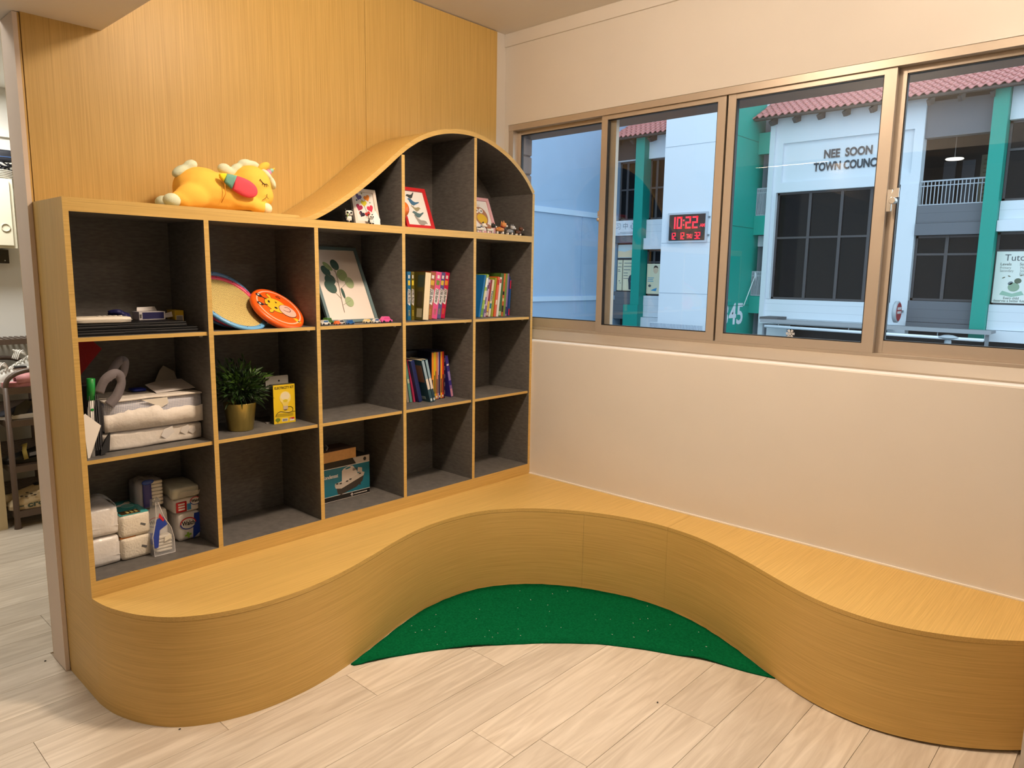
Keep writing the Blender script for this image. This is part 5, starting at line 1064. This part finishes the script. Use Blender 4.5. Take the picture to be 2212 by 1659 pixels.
cl_ = shoe('clog', 'cream foam clog with holes and green lettering on the bottom tier', .375, 2.165, TZ[0] + .0005, .27, .10, .100, c_(222, 202, 165, 'cream_foam', .6), c_(228, 210, 176, 'cream_foam_sole', .6), 0, 'cream clogs', .60)
text('crocs', .044, (-.058, -.0565, .010), (1, 0, .06), (0, 0, 1), c_(70, 85, 70, 'grey_green_ink'), cl_, width=.135, ext=.0005, bold=.0015)
MB().tube([(-.10, -.0535, .022), (-.075, -.0545, .022)], .003, 5).done('side_rib', c_(70, 85, 70, 'grey_green_ink'), cl_)
for i, (x, y, z) in enumerate(((-.075, -.022, .070), (-.055, -.034, .068), (-.045, -.012, .083), (-.03, -.030, .078), (-.015, -.040, .070))): MB().ell((x, y, z), (.008, .005, .004), 0, 10).done('vent_hole', c_(70, 60, 45, 'clog_hole', .8), cl_)
mb = MB(); mb.ribbon(catmull([(-.005, -.048, .085), (.05, -.052, .105), (.11, -.03, .085), (.122, 0, .08)], 4), (0, 0, 1), .018, .006); mb.done('heel_strap', c_(222, 202, 165, 'cream_foam', .6), cl_, True)
shoe('clog', 'second cream foam clog behind the lettered one', .355, 2.285, TZ[0] + .0005, .27, .10, .095, c_(222, 202, 165, 'cream_foam', .6), c_(228, 210, 176, 'cream_foam_sole', .6), .05, 'cream clogs', .6)
# cabinet and wall things
wc = thing('wall_cabinet', 'cream wall cabinet above the shoe rack', 'cabinet', (.10, 2.79, 1.545)); cm_ = c_(226, 222, 200, 'cream_cabinet', .5)
B('carcass', cm_, wc, -.30, .518, 2.72, 2.8995, 1.545, 1.952); dr = B('door', cm_, wc, -.28, .498, 2.702, 2.7195, 1.560, 1.940, bev=.002); MB().lathe([(.020, 0), (.024, 0), (.024, .006), (.020, .006), (.020, 0)], (.462, 2.7018, 1.665), 20, 0, R2('X', PI / 2)).done('handle_ring', c_(200, 196, 176, 'handle_cream', .5), dr, True, w=True)  # handle ring in a slightly darker cream than the door
ca = thing('cable_coil', 'coil of grey and black cables lying on the wall cabinet', 'cables', (.47, 2.79, 1.9525)); cgm, cbm = c_(175, 170, 160, 'grey_cable', .5), c_(32, 34, 42, 'black_cable', .45)
rn = random.Random(3)
for k in range(5):
    P = [(.085 * math.cos(a) * (1 + .05 * k), .060 * math.sin(a) * (1 + .03 * k), .006 + .0095 * k + .004 * math.sin(3 * a)) for a in [i * 2 * PI / 28 for i in range(28)]]; MB().tube(P, .0045, 6, 0, True).done('cable', cgm, ca, True)
for k in range(5):
    a0 = rn.uniform(0, 6); P = [(.07 * math.cos(a0 + a) * rn.uniform(.75, 1.1), .05 * math.sin(a0 + a) * rn.uniform(.75, 1.1), .052 + .010 * k + rn.uniform(-.012, .012)) for a in [i * 2 * PI / 12 for i in range(12)]]; MB().tube([tuple(p) for p in catmull(P + [P[0]], 3)], .0042, 6).done('cable', cbm, ca, True)
pa = thing('power_adapter', 'black power adapter with a blue band on top of the cables', 'adapter', (.495, 2.765, 2.052)); MB().rbox((0, 0, .035), (.10, .06, .070), .012, 4).done('case', c_(34, 37, 46, 'adapter_black', .5), pa, True); MB().box(-.052, .052, -.0325, .0325, .026, .030).done('band', c_(60, 90, 140, 'blue_band', .4), pa)
prop(B('trunking', white_p, None, -.6, 1.2, 2.872, 2.8995, 2.215, 2.245), 'white cable trunking along the passage wall', 'trunking')
kbx = thing('key_box', 'black box with two screws on the passage wall', 'box', (.40, 2.87, 1.455)); B('case', c_(40, 38, 36, 'box_black', .4), kbx, .25, .497, 2.842, 2.8995, 1.455, 1.537)
for x in (.44, .475): MB().ell((x, 2.8415, 1.472), (.004, .002, .004), 0, 8).done('screw', c_(210, 210, 205, 'screw', .3), kbx, w=True)
ws = thing('slatted_shelf', 'brown slatted plastic shelf along the passage wall', 'shelf', (.3, 2.80, .972)); B('front_rail', rb, ws, -.2, 1.0, 2.642, 2.656, .972, 1.004)
mb = MB()
for i in range(40): mb.box(-.19 + i * .03, -.175 + i * .03, 2.656, 2.8995, .992, 1.002)
s = mb.done('slats', rb, ws, w=True); s['kind'] = 'stuff'
prop(B('wall_far_shade', c_(170, 166, 155, 'shadow_grey_wall', .6), None, -.6, 1.4, 2.885, 2.8998, 0, .985), 'shadow-grey sheet over the lower far wall', kind='structure')  # shadow below the slatted shelf, put into the colour of a grey sheet
prop(B('cupboard', c_(215, 198, 160, 'pale_cupboard', .6), None, -.42, .222, 2.13, 2.085 + .5, 0.0005, .62, w=False), 'pale cupboard side at the left edge beside the rack', 'cupboard')

# ================================================================== outside: ground and opposite building
prop(B('ground', c_(120, 122, 122, 'wet_asphalt', .7), None, 2.6, 60, -40, 60, -3.6, -3.4), 'grey courtyard ground outside', kind='structure')
wh = mat('building_white', (.66, .72, .78, 1), .7); bl = mat('building_pale_blue', (.30, .43, .60, 1), .7, var=(1.2, .03)); gn = mat('building_green', (.0, .30, .235, 1), .55); dg = mat('building_dark_grey', (.13, .14, .16, 1), .7)
def brickm(name, col, mort):
    m = bpy.data.materials.new(name); m.use_nodes = True; nt = m.node_tree; b = nt.nodes['Principled BSDF']; tc = nt.nodes.new('ShaderNodeTexCoord'); mp = nt.nodes.new('ShaderNodeMapping'); mp.inputs['Rotation'].default_value = (PI / 2, 0, PI / 2); bk = nt.nodes.new('ShaderNodeTexBrick')
    bk.inputs['Scale'].default_value = 1; bk.inputs['Brick Width'].default_value = .24; bk.inputs['Row Height'].default_value = .08; bk.inputs['Mortar Size'].default_value = .006; bk.inputs['Color1'].default_value = bk.inputs['Color2'].default_value = col; bk.inputs['Mortar'].default_value = mort
    nt.links.new(tc.outputs['Object'], mp.inputs[0]); nt.links.new(mp.outputs[0], bk.inputs['Vector']); nt.links.new(bk.outputs['Color'], b.inputs['Base Color']); b.inputs['Roughness'].default_value = .7; return m
wbr = brickm('white_painted_brick', (.66, .72, .78, 1), (.50, .56, .63, 1)); gbr = brickm('grey_painted_brick', (.13, .14, .16, 1), (.09, .10, .115, 1))
dk = mat('dark_void', (.018, .018, .02, 1), .6); dglass = mat('dark_window_glass', (.007, .007, .008, 1), .04, spec=.12); fr_m = c_(70, 66, 68, 'window_frame_grey', .5)
bd = thing('opposite_building', 'white and green three-storey block with red tiled eaves across the courtyard', 'building', (23.5, 6, -3.4))
P_ = lambda n, m, y0, y1, z0, z1, x0=22.0, x1=22.35: B(n, m, bd, x0, x1, y0, y1, z0, z1)
P_('back_wall', dk, -4, 13.2, -3.4, 7.2, 25.2, 25.5)
def window(y0, y1, z0, z1, x=22.2, my=(), mz=(), m=None, fw=.06):
    f = MB()
    for q in ((y0, y0 + fw, z0, z1), (y1 - fw, y1, z0, z1), (y0, y1, z0, z0 + fw), (y0, y1, z1 - fw, z1)): f.box(x - .04, x + .04, *q)
    for y in my: f.box(x - .05, x + .03, y - fw * .7, y + fw * .7, z0, z1)
    for z in mz: f.box(x - .045, x + .03, y0, y1, z - fw * .5, z + fw * .5)
    o = f.done('window_frame', fr_m, bd, w=True); ys = [y0] + list(my) + [y1]; zs = [z0] + list(mz) + [z1]
    for a, b_ in zip(ys, ys[1:]):
        for c, d in zip(zs, zs[1:]): B('pane', m or dglass, o, x, x + .02, a + .02, b_ - .02, c + .02, d - .02)
    return o
# tower
P_('tower', wh, 7.83, 10.10, -3.4, 9.0, 20.10, 25.0)
B('tower_side', gn, bd, 20.105, 22.35, 7.815, 7.829, -3.4, 9.0)
for z in (5.55, 2.55, .95): P_('joint_groove', c_(150, 165, 180, 'joint_grey'), 7.84, 10.09, z, z + .012, 20.094, 20.099)  # grey-blue joint lines across the white tower face
for z in (5.72, 3.05, .60): B('joint_groove', c_(0, 100, 82, 'green_joint'), bd, 20.13, 22.0, 7.809, 7.814, z, z + .015)
text('345', .92, (20.08, 7.8135, .03), (1, 0, 0), (0, 0, 1), wh, bd, width=1.44, w=True, bold=.02)
# left bay
P_('wall', wh, 10.10, 13.2, 5.62, 6.6); window(12.27, 13.19, 3.52, 5.62, my=(12.86,), mz=(4.62,)); window(10.1, 11.90, 3.52, 5.62, my=(11.62,), mz=(4.62,))
P_('fascia_panel', mat('dark_brown_soffit', (.055, .045, .045, 1), .8), 12.26, 13.19, 5.66, 6.5, 21.96, 21.999)
P_('column', gn, 11.90, 12.26, -3.4, 6.42, 21.70, 22.35); P_('column_base', gn, 11.88, 12.50, -3.4, .45, 21.62, 22.35)
P_('sign_band', wh, 12.27, 13.19, 2.96, 3.50, 21.9); P_('brick_band', wbr, 10.1, 11.89, 2.85, 3.50); P_('slab', wh, 10.1, 11.89, 2.45, 2.84, 21.85); P_('slab', dg, 12.27, 13.19, 2.70, 2.95, 21.95)
pstm = mat('poster_cream', lin(225, 220, 190), .5)
window(12.27, 13.19, .92, 2.69, my=(12.92,), mz=(2.12,)); window(10.1, 11.89, .80, 2.44, my=(11.60,), mz=(2.0,))
P_('brick_band', gbr, 12.27, 13.19, -.10, .91); P_('brick_band', wbr, 10.1, 11.89, .02, .79); P_('slab', wh, 10.1, 11.89, -.40, .01, 21.85)
cn = c_(120, 135, 150, 'sign_grey')
text('习 中 心', .26, (21.895, 13.12, 3.20), (0, -1, 0), (0, 0, 1), cn, bd, width=.82, w=True)
for k in range(2): P_('sign_line', cn, 12.35 + k * .04, 13.05 - k * .1, 3.02 + k * .05, 3.035 + k * .05, 21.893, 21.899)
# recess with small balconies beside the tower
P_('return_wall', wh, 7.30, 7.45, -3.4, 6.5, 21.9, 23.2)
for z0, z1 in ((5.35, 6.0), (2.85, 3.45), (.35, .90)): P_('balcony_parapet', gn, 7.45, 7.81, z0, z1, 21.9, 22.1)
def railing(y0, y1, z0, z1, x, n, m=None):
    r = MB(); m = m or c_(165, 172, 180, 'railing_grey', .45)
    r.box(x - .02, x + .02, y0, y1, z1 - .04, z1); r.box(x - .015, x + .015, y0, y1, z0, z0 + .03); r.box(x - .012, x + .012, y0, y1, z1 - .16, z1 - .135)
    for i in range(n + 1): y = y0 + (y1 - y0) * i / n; r.box(x - .011, x + .011, y - .011, y + .011, z0, z1)
    return r.done('railing', m, bd, w=True)
railing(7.45, 7.80, 3.46, 4.32, 22.0, 9); railing(7.45, 7.80, .91, 1.70, 22.0, 9); P_('window_panel', wh, 7.45, 7.81, 2.5, 2.84, 22.3, 22.4)
# council bay
P_('wall', wh, 3.14, 7.30, 5.62, 6.60); P_('wall', wh, 7.06, 7.30, 4.43, 5.62); P_('wall', wh, 3.14, 3.38, 4.43, 5.62); P_('sign_recess', wh, 3.38, 7.06, 4.43, 5.62, 22.10, 22.35); P_('wall', wh, 3.14, 7.30, 4.14, 4.43)
P_('pier', wh, 7.195, 7.30, .825, 4.14); P_('pier', wh, 3.14, 3.60, -.05, 4.14, 21.97); B('window_trim', wh, bd, 21.95, 22.0, 7.17, 7.20, .83, 4.14)
window(3.60, 7.19, .83, 4.14, my=(4.40, 5.22, 6.16), mz=(2.75,)); P_('brick_band', wbr, 3.60, 7.30, .22, .82); P_('ledge', wh, 3.4, 7.35, .05, .21, 21.75)
lt_ = c_(48, 52, 60, 'sign_letter_grey', .5)
text('NEE  SOON', .335, (22.092, 5.82, 5.075), (0, -1, 0), (0, 0, 1), lt_, bd, width=1.36, ext=.02, w=True, bold=.012)
text('TOWN COUNCIL', .335, (22.092, 6.105, 4.715), (0, -1, 0), (0, 0, 1), lt_, bd, width=1.97, ext=.02, w=True, bold=.012)
# corridor bay
P_('lintel', dg, 1.55, 3.14, 5.35, 6.3, 22.1, 22.4); P_('corridor_floor', dg, 1.55, 3.14, 3.02, 3.12, 22.35, 25.0); P_('corridor_ceiling', dk, 1.55, 3.14, 6.1, 6.2, 22.4, 25.2)
P_('parapet', gbr, 1.55, 3.13, 3.05, 3.52); P_('slab', dg, 1.55, 3.13, 2.72, 3.04, 21.93); railing(1.56, 3.12, 3.53, 4.20, 22.05, 17)
for y in (2.45, 2.95): P_('corridor_door', c_(95, 98, 105, 'corridor_door', .6), y, y + .32, 3.12, 5.1, 25.1, 25.19)
lv = B('louvre_door', c_(110, 105, 85, 'louvre_frame', .6), bd, 24.30, 24.36, 1.60, 2.14, 3.12, 5.10)
for k in range(14): MB().obox((24.28, 1.87, 3.4 + k * .12), (.05, .40, .012), R2('Y', .6)).done('louvre_blade', c_(130, 122, 98, 'louvre_blade', .6), lv, w=True)
window(1.55, 3.13, .92, 2.71, my=(2.35,), mz=(2.2,)); P_('brick_band', gbr, 1.55, 3.13, .32, .91); P_('slab', dg, 1.55, 3.13, .12, .31, 21.93)
# right bay
P_('column', gn, 1.20, 1.54, -.1, 6.44, 21.75, 22.35); P_('wall', wh, -4, 1.19, 5.58, 6.60); window(-1.2, 1.19, 3.56, 5.57, my=(.2,), mz=(4.85,)); P_('brick_band', wbr, -4, 1.19, 3.06, 3.55); P_('slab', wh, -4, 1.19, 2.77, 3.05, 21.85)
window(-1.2, 1.19, .88, 2.76, my=(-.1,), mz=(2.28,)); P_('brick_band', wbr, -4, 1.19, .20, .87); P_('slab', wh, -4, 1.19, -.10, .19, 21.85)
# ground floor
P_('shop_front', dk, 1.2, 7.8, -3.4, .3, 23.0, 23.1); P_('shop_front', dk, -4, 1.2, -3.4, -.11, 22.6, 22.7); P_('shop_front', dk, 10.1, 13.2, -3.4, .2, 22.5, 22.6)
P_('shop_sign', c_(35, 50, 110, 'shop_blue', .5), 2.2, 5.8, -.72, -.55, 22.85, 22.99); P_('shop_panel', c_(150, 155, 160, 'shop_grey', .5), 4.3, 5.6, -1.4, -.60, 22.80, 22.84); P_('shop_panel', c_(40, 110, 70, 'shop_green', .5), 1.3, 2.9, -1.6, -.75, 22.80, 22.84); P_('shop_panel', c_(45, 85, 125, 'shop_blue_panel', .5), 7.30, 7.85, -.9, .05, 22.8, 22.84)
P_('pier', wh, 6.55, 7.2, -3.4, -.0, 22.0, 22.3)
# roof with tiles
rf = B('roof', mat('roof_board', (.09, .075, .07, 1), .8), bd, 21.55, 21.60, -1.0, 13.2, 6.30, 6.36)
ang = math.radians(27); ca_, sa_ = math.cos(ang), math.sin(ang)
for y0, y1 in ((-2.0, 7.80), (10.11, 13.19)):
    MB().prism([(0, 0), (4.0 * ca_, 4.0 * sa_), (4.0 * ca_, 4.0 * sa_ - .06), (0, -.06)], (21.42, y0, 6.36), (1, 0, 0), (0, 0, 1), (0, 1, 0), y1 - y0).done('roof_deck', mat('roof_board', (.09, .075, .07, 1), .8), rf, w=True)
tm = mat('terracotta_tile', (.50, .185, .17, 1), .6, var=(6, .12)); TWd, TL = .20, .40
mb = MB(); n = 8; V = []
for i in range(n + 1):
    s = i / n; y = TWd * 1.06 * s; z = .034 * math.sin(2 * PI * s + .4)
    V.append([mb.bm.verts.new(p) for p in ((0, y, z + .048), (TL * ca_, y, z + TL * sa_ + .012), (TL * ca_, y, z + TL * sa_ - .006), (0, y, z + .012))])
for a, b_ in zip(V, V[1:]):
    for k in range(4): mb.bm.faces.new([a[k], b_[k], b_[(k + 1) % 4], a[(k + 1) % 4]])
mb.bm.faces.new(V[0]); mb.bm.faces.new(V[-1][::-1]); t0 = mb.done('roof_tile', tm, rf, True); tme = t0.data; first = True
roff = Vector(bd.location); ntile = 0
for r_ in range(5):
    for k in range(66):
        y = .45 + k * TWd
        if 7.66 < y < 10.1 or y > 13.06: continue
        if first: o = t0; first = False
        else: o = bpy.data.objects.new('roof_tile', tme); COL.objects.link(o); o.parent = rf
        d = r_ * TL * .86; o.location = Vector((21.36 + d * ca_, y, 6.355 + d * sa_)) - roff; ntile += 1
for k in range(18):
    y = .8 + k * .72
    if 7.7 < y < 10.2: continue
    MB().prism([(0, 0), (.55, .26), (.55, .02), (.18, -.10)], (21.48, y, 6.22), (1, 0, 0), (0, 0, 1), (0, 1, 0), .08).done('rafter', c_(70, 68, 70, 'rafter_grey', .7), rf, w=True)
# pale blue wing
bw = thing('building_wing', 'plain pale blue side wing with two raised bands', 'building', (15, 13.3, -3.4)); B('wall', bl, bw, 5, 26, 13.205, 13.6, -3.4, 9.0)
lb = mat('building_band_blue', (.46, .60, .76, 1), .7)
for z0, z1 in ((3.52, 3.70), (.60, .76)): B('band', lb, bw, 5, 22.0, 13.15, 13.204, z0, z1)
B('panel_joint', c_(120, 150, 185, 'wing_joint'), bw, 19.9, 19.912, 13.199, 13.2045, .76, 3.52)
# clock on the tower
ck = thing('digital_clock', 'red digital wall clock on the white tower', 'clock', (20.07, 9.15, 2.55)); B('housing', c_(175, 185, 195, 'clock_housing', .4), ck, 20.02, 20.0995, 8.46, 9.84, 2.56, 3.49); B('screen', mat('clock_screen', (.028, .020, .017, 1), .3), ck, 20.012, 20.0195, 8.52, 9.78, 2.62, 3.43)
led = mat('red_led', (1.0, .030, .055, 1), .4, emit=.85)
SEG = {'0': 'abcdef', '1': 'bc', '2': 'abged', '3': 'abgcd', '4': 'fgbc', '5': 'afgcd'}
def seg7(ch, y, z, w_, h_, th):
    mb = MB(); X0, X1 = 20.006, 20.0118
    S7 = {'a': (0, w_, h_ - th, h_), 'd': (0, w_, 0, th), 'g': (0, w_, h_ / 2 - th / 2, h_ / 2 + th / 2), 'f': (0, th, h_ / 2, h_), 'e': (0, th, 0, h_ / 2), 'b': (w_ - th, w_, h_ / 2, h_), 'c': (w_ - th, w_, 0, h_ / 2)}
    for s in SEG[ch]: a, b_, c, d = S7[s]; mb.box(X0, X1, y - b_, y - a, z + c, z + d)
    mb.done('digit', led, ck, w=True)
for ch, y in (('1', 9.74), ('0', 9.51), ('2', 9.20), ('2', 8.96)): seg7(ch, y, 2.99, .19, .37, .052)
for z in (3.08, 3.22): B('colon', led, ck, 20.006, 20.0118, 9.24, 9.285, z, z + .05)
text('AM', .14, (20.010, 8.70, 3.03), (0, -1, 0), (0, 0, 1), led, ck, width=.17, w=True, bold=.004)
for s, y in (('12', 9.72), ('12', 9.41), ('32', 8.86)):
    for i, ch in enumerate(s): seg7(ch, y - i * .105, 2.66, .085, .21, .026)
text('THU', .19, (20.010, 9.145, 2.685), (0, -1, 0), (0, 0, 1), led, ck, width=.20, w=True, bold=.006)
for z in (2.75, 3.3): B('bracket', c_(120, 125, 130, 'bracket_grey'), ck, 20.06, 20.0995, 8.40, 8.46, z, z + .05)
wp = thing('white_pole', 'thin white pole leaning against the small green balcony', 'pole', (21.4, 7.70, .66)); MB().tube([(21.35, 7.72, .60), (22.05, 7.70, 1.62)], .014, 8).done('shaft', c_(215, 225, 225, 'pole_white', .5), wp, True, w=True)
MB().tube([(22.0, 7.70, 1.70), (22.02, 7.69, 1.55), (22.08, 7.69, 1.35), (22.06, 7.70, 1.22)], [.02, .05, .045, .01], 8).done('cloth', c_(205, 212, 218, 'cloth_white', .8), wp, True, w=True)
fe = thing('white_fence', 'low white barred fence in front of the white tower', 'fence', (19.8, 9.3, -.45))
for z in (.0, -.32): B('rail', wh, fe, 19.78, 19.81, 8.3, 10.2, z - .02, z)
bb = MB()
for i in range(36): bb.box(19.786, 19.804, 8.32 + i * .053, 8.335 + i * .053, -.33, -.01)
s = bb.done('bars', c_(150, 162, 178, 'bar_grey', .5), fe, w=True); s['kind'] = 'stuff'
P_('tower_skirt', wh, 8.3, 10.2, -3.4, -.34, 19.7, 19.9)
# posters in the windows
def poster(name, label, y0, y1, z0, z1, x, items, base=None, dx=0.0):
    t = thing(name, label, 'poster', (x, (y0 + y1) / 2, z0), group='posters in the windows opposite'); B('sheet', base or pstm, t, x - .006, x, y0, y1, z0, z1)
    for nm, cc, q in items:
        if q[0] == 'text': text(q[1], q[2], (x - .007, y1 - q[3] - dx, z0 + q[4]), (0, -1, 0), (0, 0, 1), c_(*cc, 'poster_%d_%d' % cc[:2]), t, w=True, width=q[5], ext=.001, bold=q[6] if len(q) > 6 else 0)
        else: MB().prism([(p[0] + dx, p[1]) for p in q], (x - .0065, y1, z0), (0, -1, 0), (0, 0, 1), (-1, 0, 0), .002).done(nm, c_(*cc, 'poster_%d_%d' % cc[:2]), t, w=True)
gl1 = (110, 120, 125); suit = (58, 66, 78); skin = (205, 190, 170)
ln_ = lambda x0, x1, z: rect(x0, x1, z, z + .025)
poster('poster', 'cream window poster of a person in a dark suit left of the green column', 12.30, 12.91, .95, 2.08, 22.14, [('printed_line', gl1, ln_(.05, .50, 1.0)), ('printed_line', gl1, ln_(.03, .40, .88)), ('printed_line', gl1, ln_(.03, .33, .76)), ('printed_line', gl1, ln_(.03, .22, .64)), ('printed_line', gl1, ln_(.03, .22, .54)), ('printed_line', gl1, ln_(.03, .24, .44)),
    ('printed_suit', suit, [(.28, .04), (.56, .04), (.56, .30), (.59, .42), (.54, .56), (.45, .60), (.38, .60), (.29, .55), (.24, .42), (.26, .28)]), ('printed_shirt', (230, 230, 225), [(.39, .60), (.44, .60), (.425, .44), (.41, .44)]), ('printed_head', skin, oval(.415, .68, .055, .075, 16)), ('printed_hair', (50, 50, 52), [(.355, .70), (.375, .765), (.42, .78), (.465, .755), (.472, .70), (.44, .725), (.39, .725)]), ('printed_paper', (235, 232, 220), [(.36, .30), (.46, .34), (.45, .40), (.36, .38)])])
poster('poster', 'narrow cream window poster beside the pale blue wing', 12.94, 13.16, .95, 2.08, 22.14, [('printed_line', gl1, ln_(.04, .18, 1.0)), ('printed_line', gl1, ln_(.02, .18, .86)), ('printed_line', gl1, ln_(.02, .12, .76)), ('printed_line', gl1, ln_(.02, .14, .70)), ('printed_mark', gl1, oval(.10, .36, .03, .02, 12)), ('printed_mark', gl1, oval(.14, .28, .03, .015, 12))])
poster('poster', 'pale sky poster in the upper panes left of the green column', 12.30, 13.16, 2.16, 2.64, 22.14, [('printed_cloud', (235, 215, 180), [(.0, .02), (.86, .02), (.86, .24), (.6, .30), (.3, .22), (.0, .26)])], mat('poster_sky', lin(200, 220, 225), .5))
poster('poster', 'cream window poster with a sketched face right of the green column', 11.20, 11.86, .86, 1.94, 22.14, [('printed_face', (215, 190, 160), oval(.36, .86, .10, .13, 18)), ('printed_hair', (120, 105, 95), [(.26, .90), (.29, 1.0), (.36, 1.03), (.44, .98), (.46, .90), (.40, .95), (.32, .95)]), ('printed_line', (90, 160, 190), ln_(.04, .30, .56)), ('printed_line', (90, 160, 190), ln_(.04, .26, .50)), ('printed_line', (90, 160, 190), ln_(.04, .28, .44)), ('printed_mark', (70, 85, 95), oval(.13, .29, .06, .05, 14)), ('printed_mark', (60, 145, 195), [(.18, .12), (.40, .10), (.44, .22), (.30, .18)])])
tan = (120, 125, 118)
poster('poster', 'white tutorial poster at the right edge beside the green column', -.05, 1.16, .92, 2.26, 22.14, [('t', (70, 75, 80), ('text', 'Tutorial', .24, .32, 1.10, .74)), ('t', tan, ('text', 'Levels', .10, .24, .98, .24, .002)), ('t', tan, ('text', 'Subjects', .10, .66, .98, .30, .002)), ('t', tan, ('text', 'Primary', .09, .24, .89, .24)), ('t', tan, ('text', 'Secondary', .09, .24, .81, .30)), ('t', tan, ('text', 'Maths', .09, .68, .89, .2)), ('t', tan, ('text', 'Science', .09, .68, .81, .22)), ('t', tan, ('text', 'English', .09, .68, .73, .22)), ('t', tan, ('text', 'Every child', .09, .38, .10, .34, .002)), ('t', tan, ('text', 'deserves a better future', .09, .16, .03, .78, .002)),
    ('printed_book', (150, 185, 165), [(.28, .22), (.55, .16), (.82, .22), (.76, .32), (.56, .25), (.34, .32)]), ('printed_plant', (140, 165, 140), oval(.58, .42, .13, .12, 14)), ('printed_plant', (95, 105, 85), oval(.66, .58, .08, .07, 12)), ('printed_plant', (110, 120, 95), oval(.50, .52, .06, .04, 12, .5)), ('printed_bird', (120, 115, 95), oval(.34, .66, .04, .015, 10, .5)), ('printed_bird', (120, 115, 95), oval(.46, .70, .035, .015, 10, -.4)), ('printed_bird', (120, 115, 95), oval(.72, .72, .035, .015, 10, .3))], mat('poster_white', lin(222, 228, 222), .5), dx=-.13)
# canopy, pipe, lamp, sign
cp = thing('canopy', 'grey flat canopy over the shop fronts opposite', 'canopy', (21.4, 3.9, .1)); cg = c_(120, 125, 130, 'canopy_grey', .5); B('slab', cg, cp, 20.95, 21.72, .92, 6.95, .14, .21); B('gutter', c_(150, 155, 160, 'gutter_grey', .4), cp, 20.90, 20.95, .90, 6.95, .13, .235); B('post', cg, cp, 21.0, 21.08, .95, 1.03, -3.4, .14)
B('gable', c_(90, 90, 92, 'canopy_dark', .6), cp, 20.96, 21.7, 6.45, 7.0, .215, .30)
pi_ = thing('white_pipe', 'long white pipe running below the canopy', 'pipe', (20.5, 3.8, .02)); MB().tube([(20.5, .97, .01), (20.5, 6.62, .045)], .042, 12).done('pipe', c_(225, 232, 238, 'pipe_white', .4), pi_, True, w=True)
for y in (2.0, 4.2, 6.2): B('hanger', cg, pi_, 20.49, 20.51, y - .01, y + .01, .04, .14)
sl = thing('street_lamp', 'round disc street lamp on a pole in front of the canopy', 'street lamp', (19, 1.45, -3.4)); lm = c_(165, 175, 182, 'lamp_grey', .4)
MB().lathe([(0, .0), (.10, -.01), (.20, .02), (.215, .035), (.20, .05), (.10, .085), (0, .095)], (19, 1.45, .10), 28).done('disc_head', lm, sl, True, w=True); MB().lathe([(.06, 0), (.045, 3.25), (.07, 3.3), (.075, 3.42), (.05, 3.50), (0, 3.5)], (19, 1.45, -3.39), 14).done('pole', lm, sl, True, w=True)
rs = thing('round_sign', 'round projecting lightbox sign with a red and white face', 'sign', (21.35, 3.18, .6)); Mx = R2('X', PI / 2)
MB().lathe([(0, -.055), (.27, -.055), (.30, -.04), (.30, .04), (.27, .055), (0, .055)], (21.40, 3.25, .60), 36, 0, Mx).done('drum', c_(170, 178, 185, 'drum_silver', .35), rs, True, w=True)
MB().lathe([(0, 0), (.255, 0), (.255, .006), (0, .006)], (21.40, 3.193, .60), 36, 0, Mx).done('face', c_(160, 40, 45, 'sign_red', .4), rs, w=True)
for z in (.66, .55): B('face_band', c_(215, 210, 210, 'sign_white', .4), rs, 21.22, 21.58, 3.183, 3.186, z, z + .07)
B('bracket', cg, rs, 21.69, 21.97, 3.22, 3.28, .57, .63)
pd = thing('pendant_lamp', 'glowing round pendant lamp in the open corridor opposite', 'lamp', (23.5, 2.66, 4.9)); MB().lathe([(0, 0), (.21, 0), (.235, .018), (.22, .04), (.03, .06), (0, .06)], (23.5, 2.66, 4.91), 30).done('shade', mat('lamp_glow', (1.0, .93, .80, 1), .5, emit=1.6), pd, True, w=True); MB().tube([(23.5, 2.66, 4.97), (23.5, 2.66, 6.1)], .008, 6).done('cord', c_(150, 150, 150, 'cord_grey'), pd, w=True)
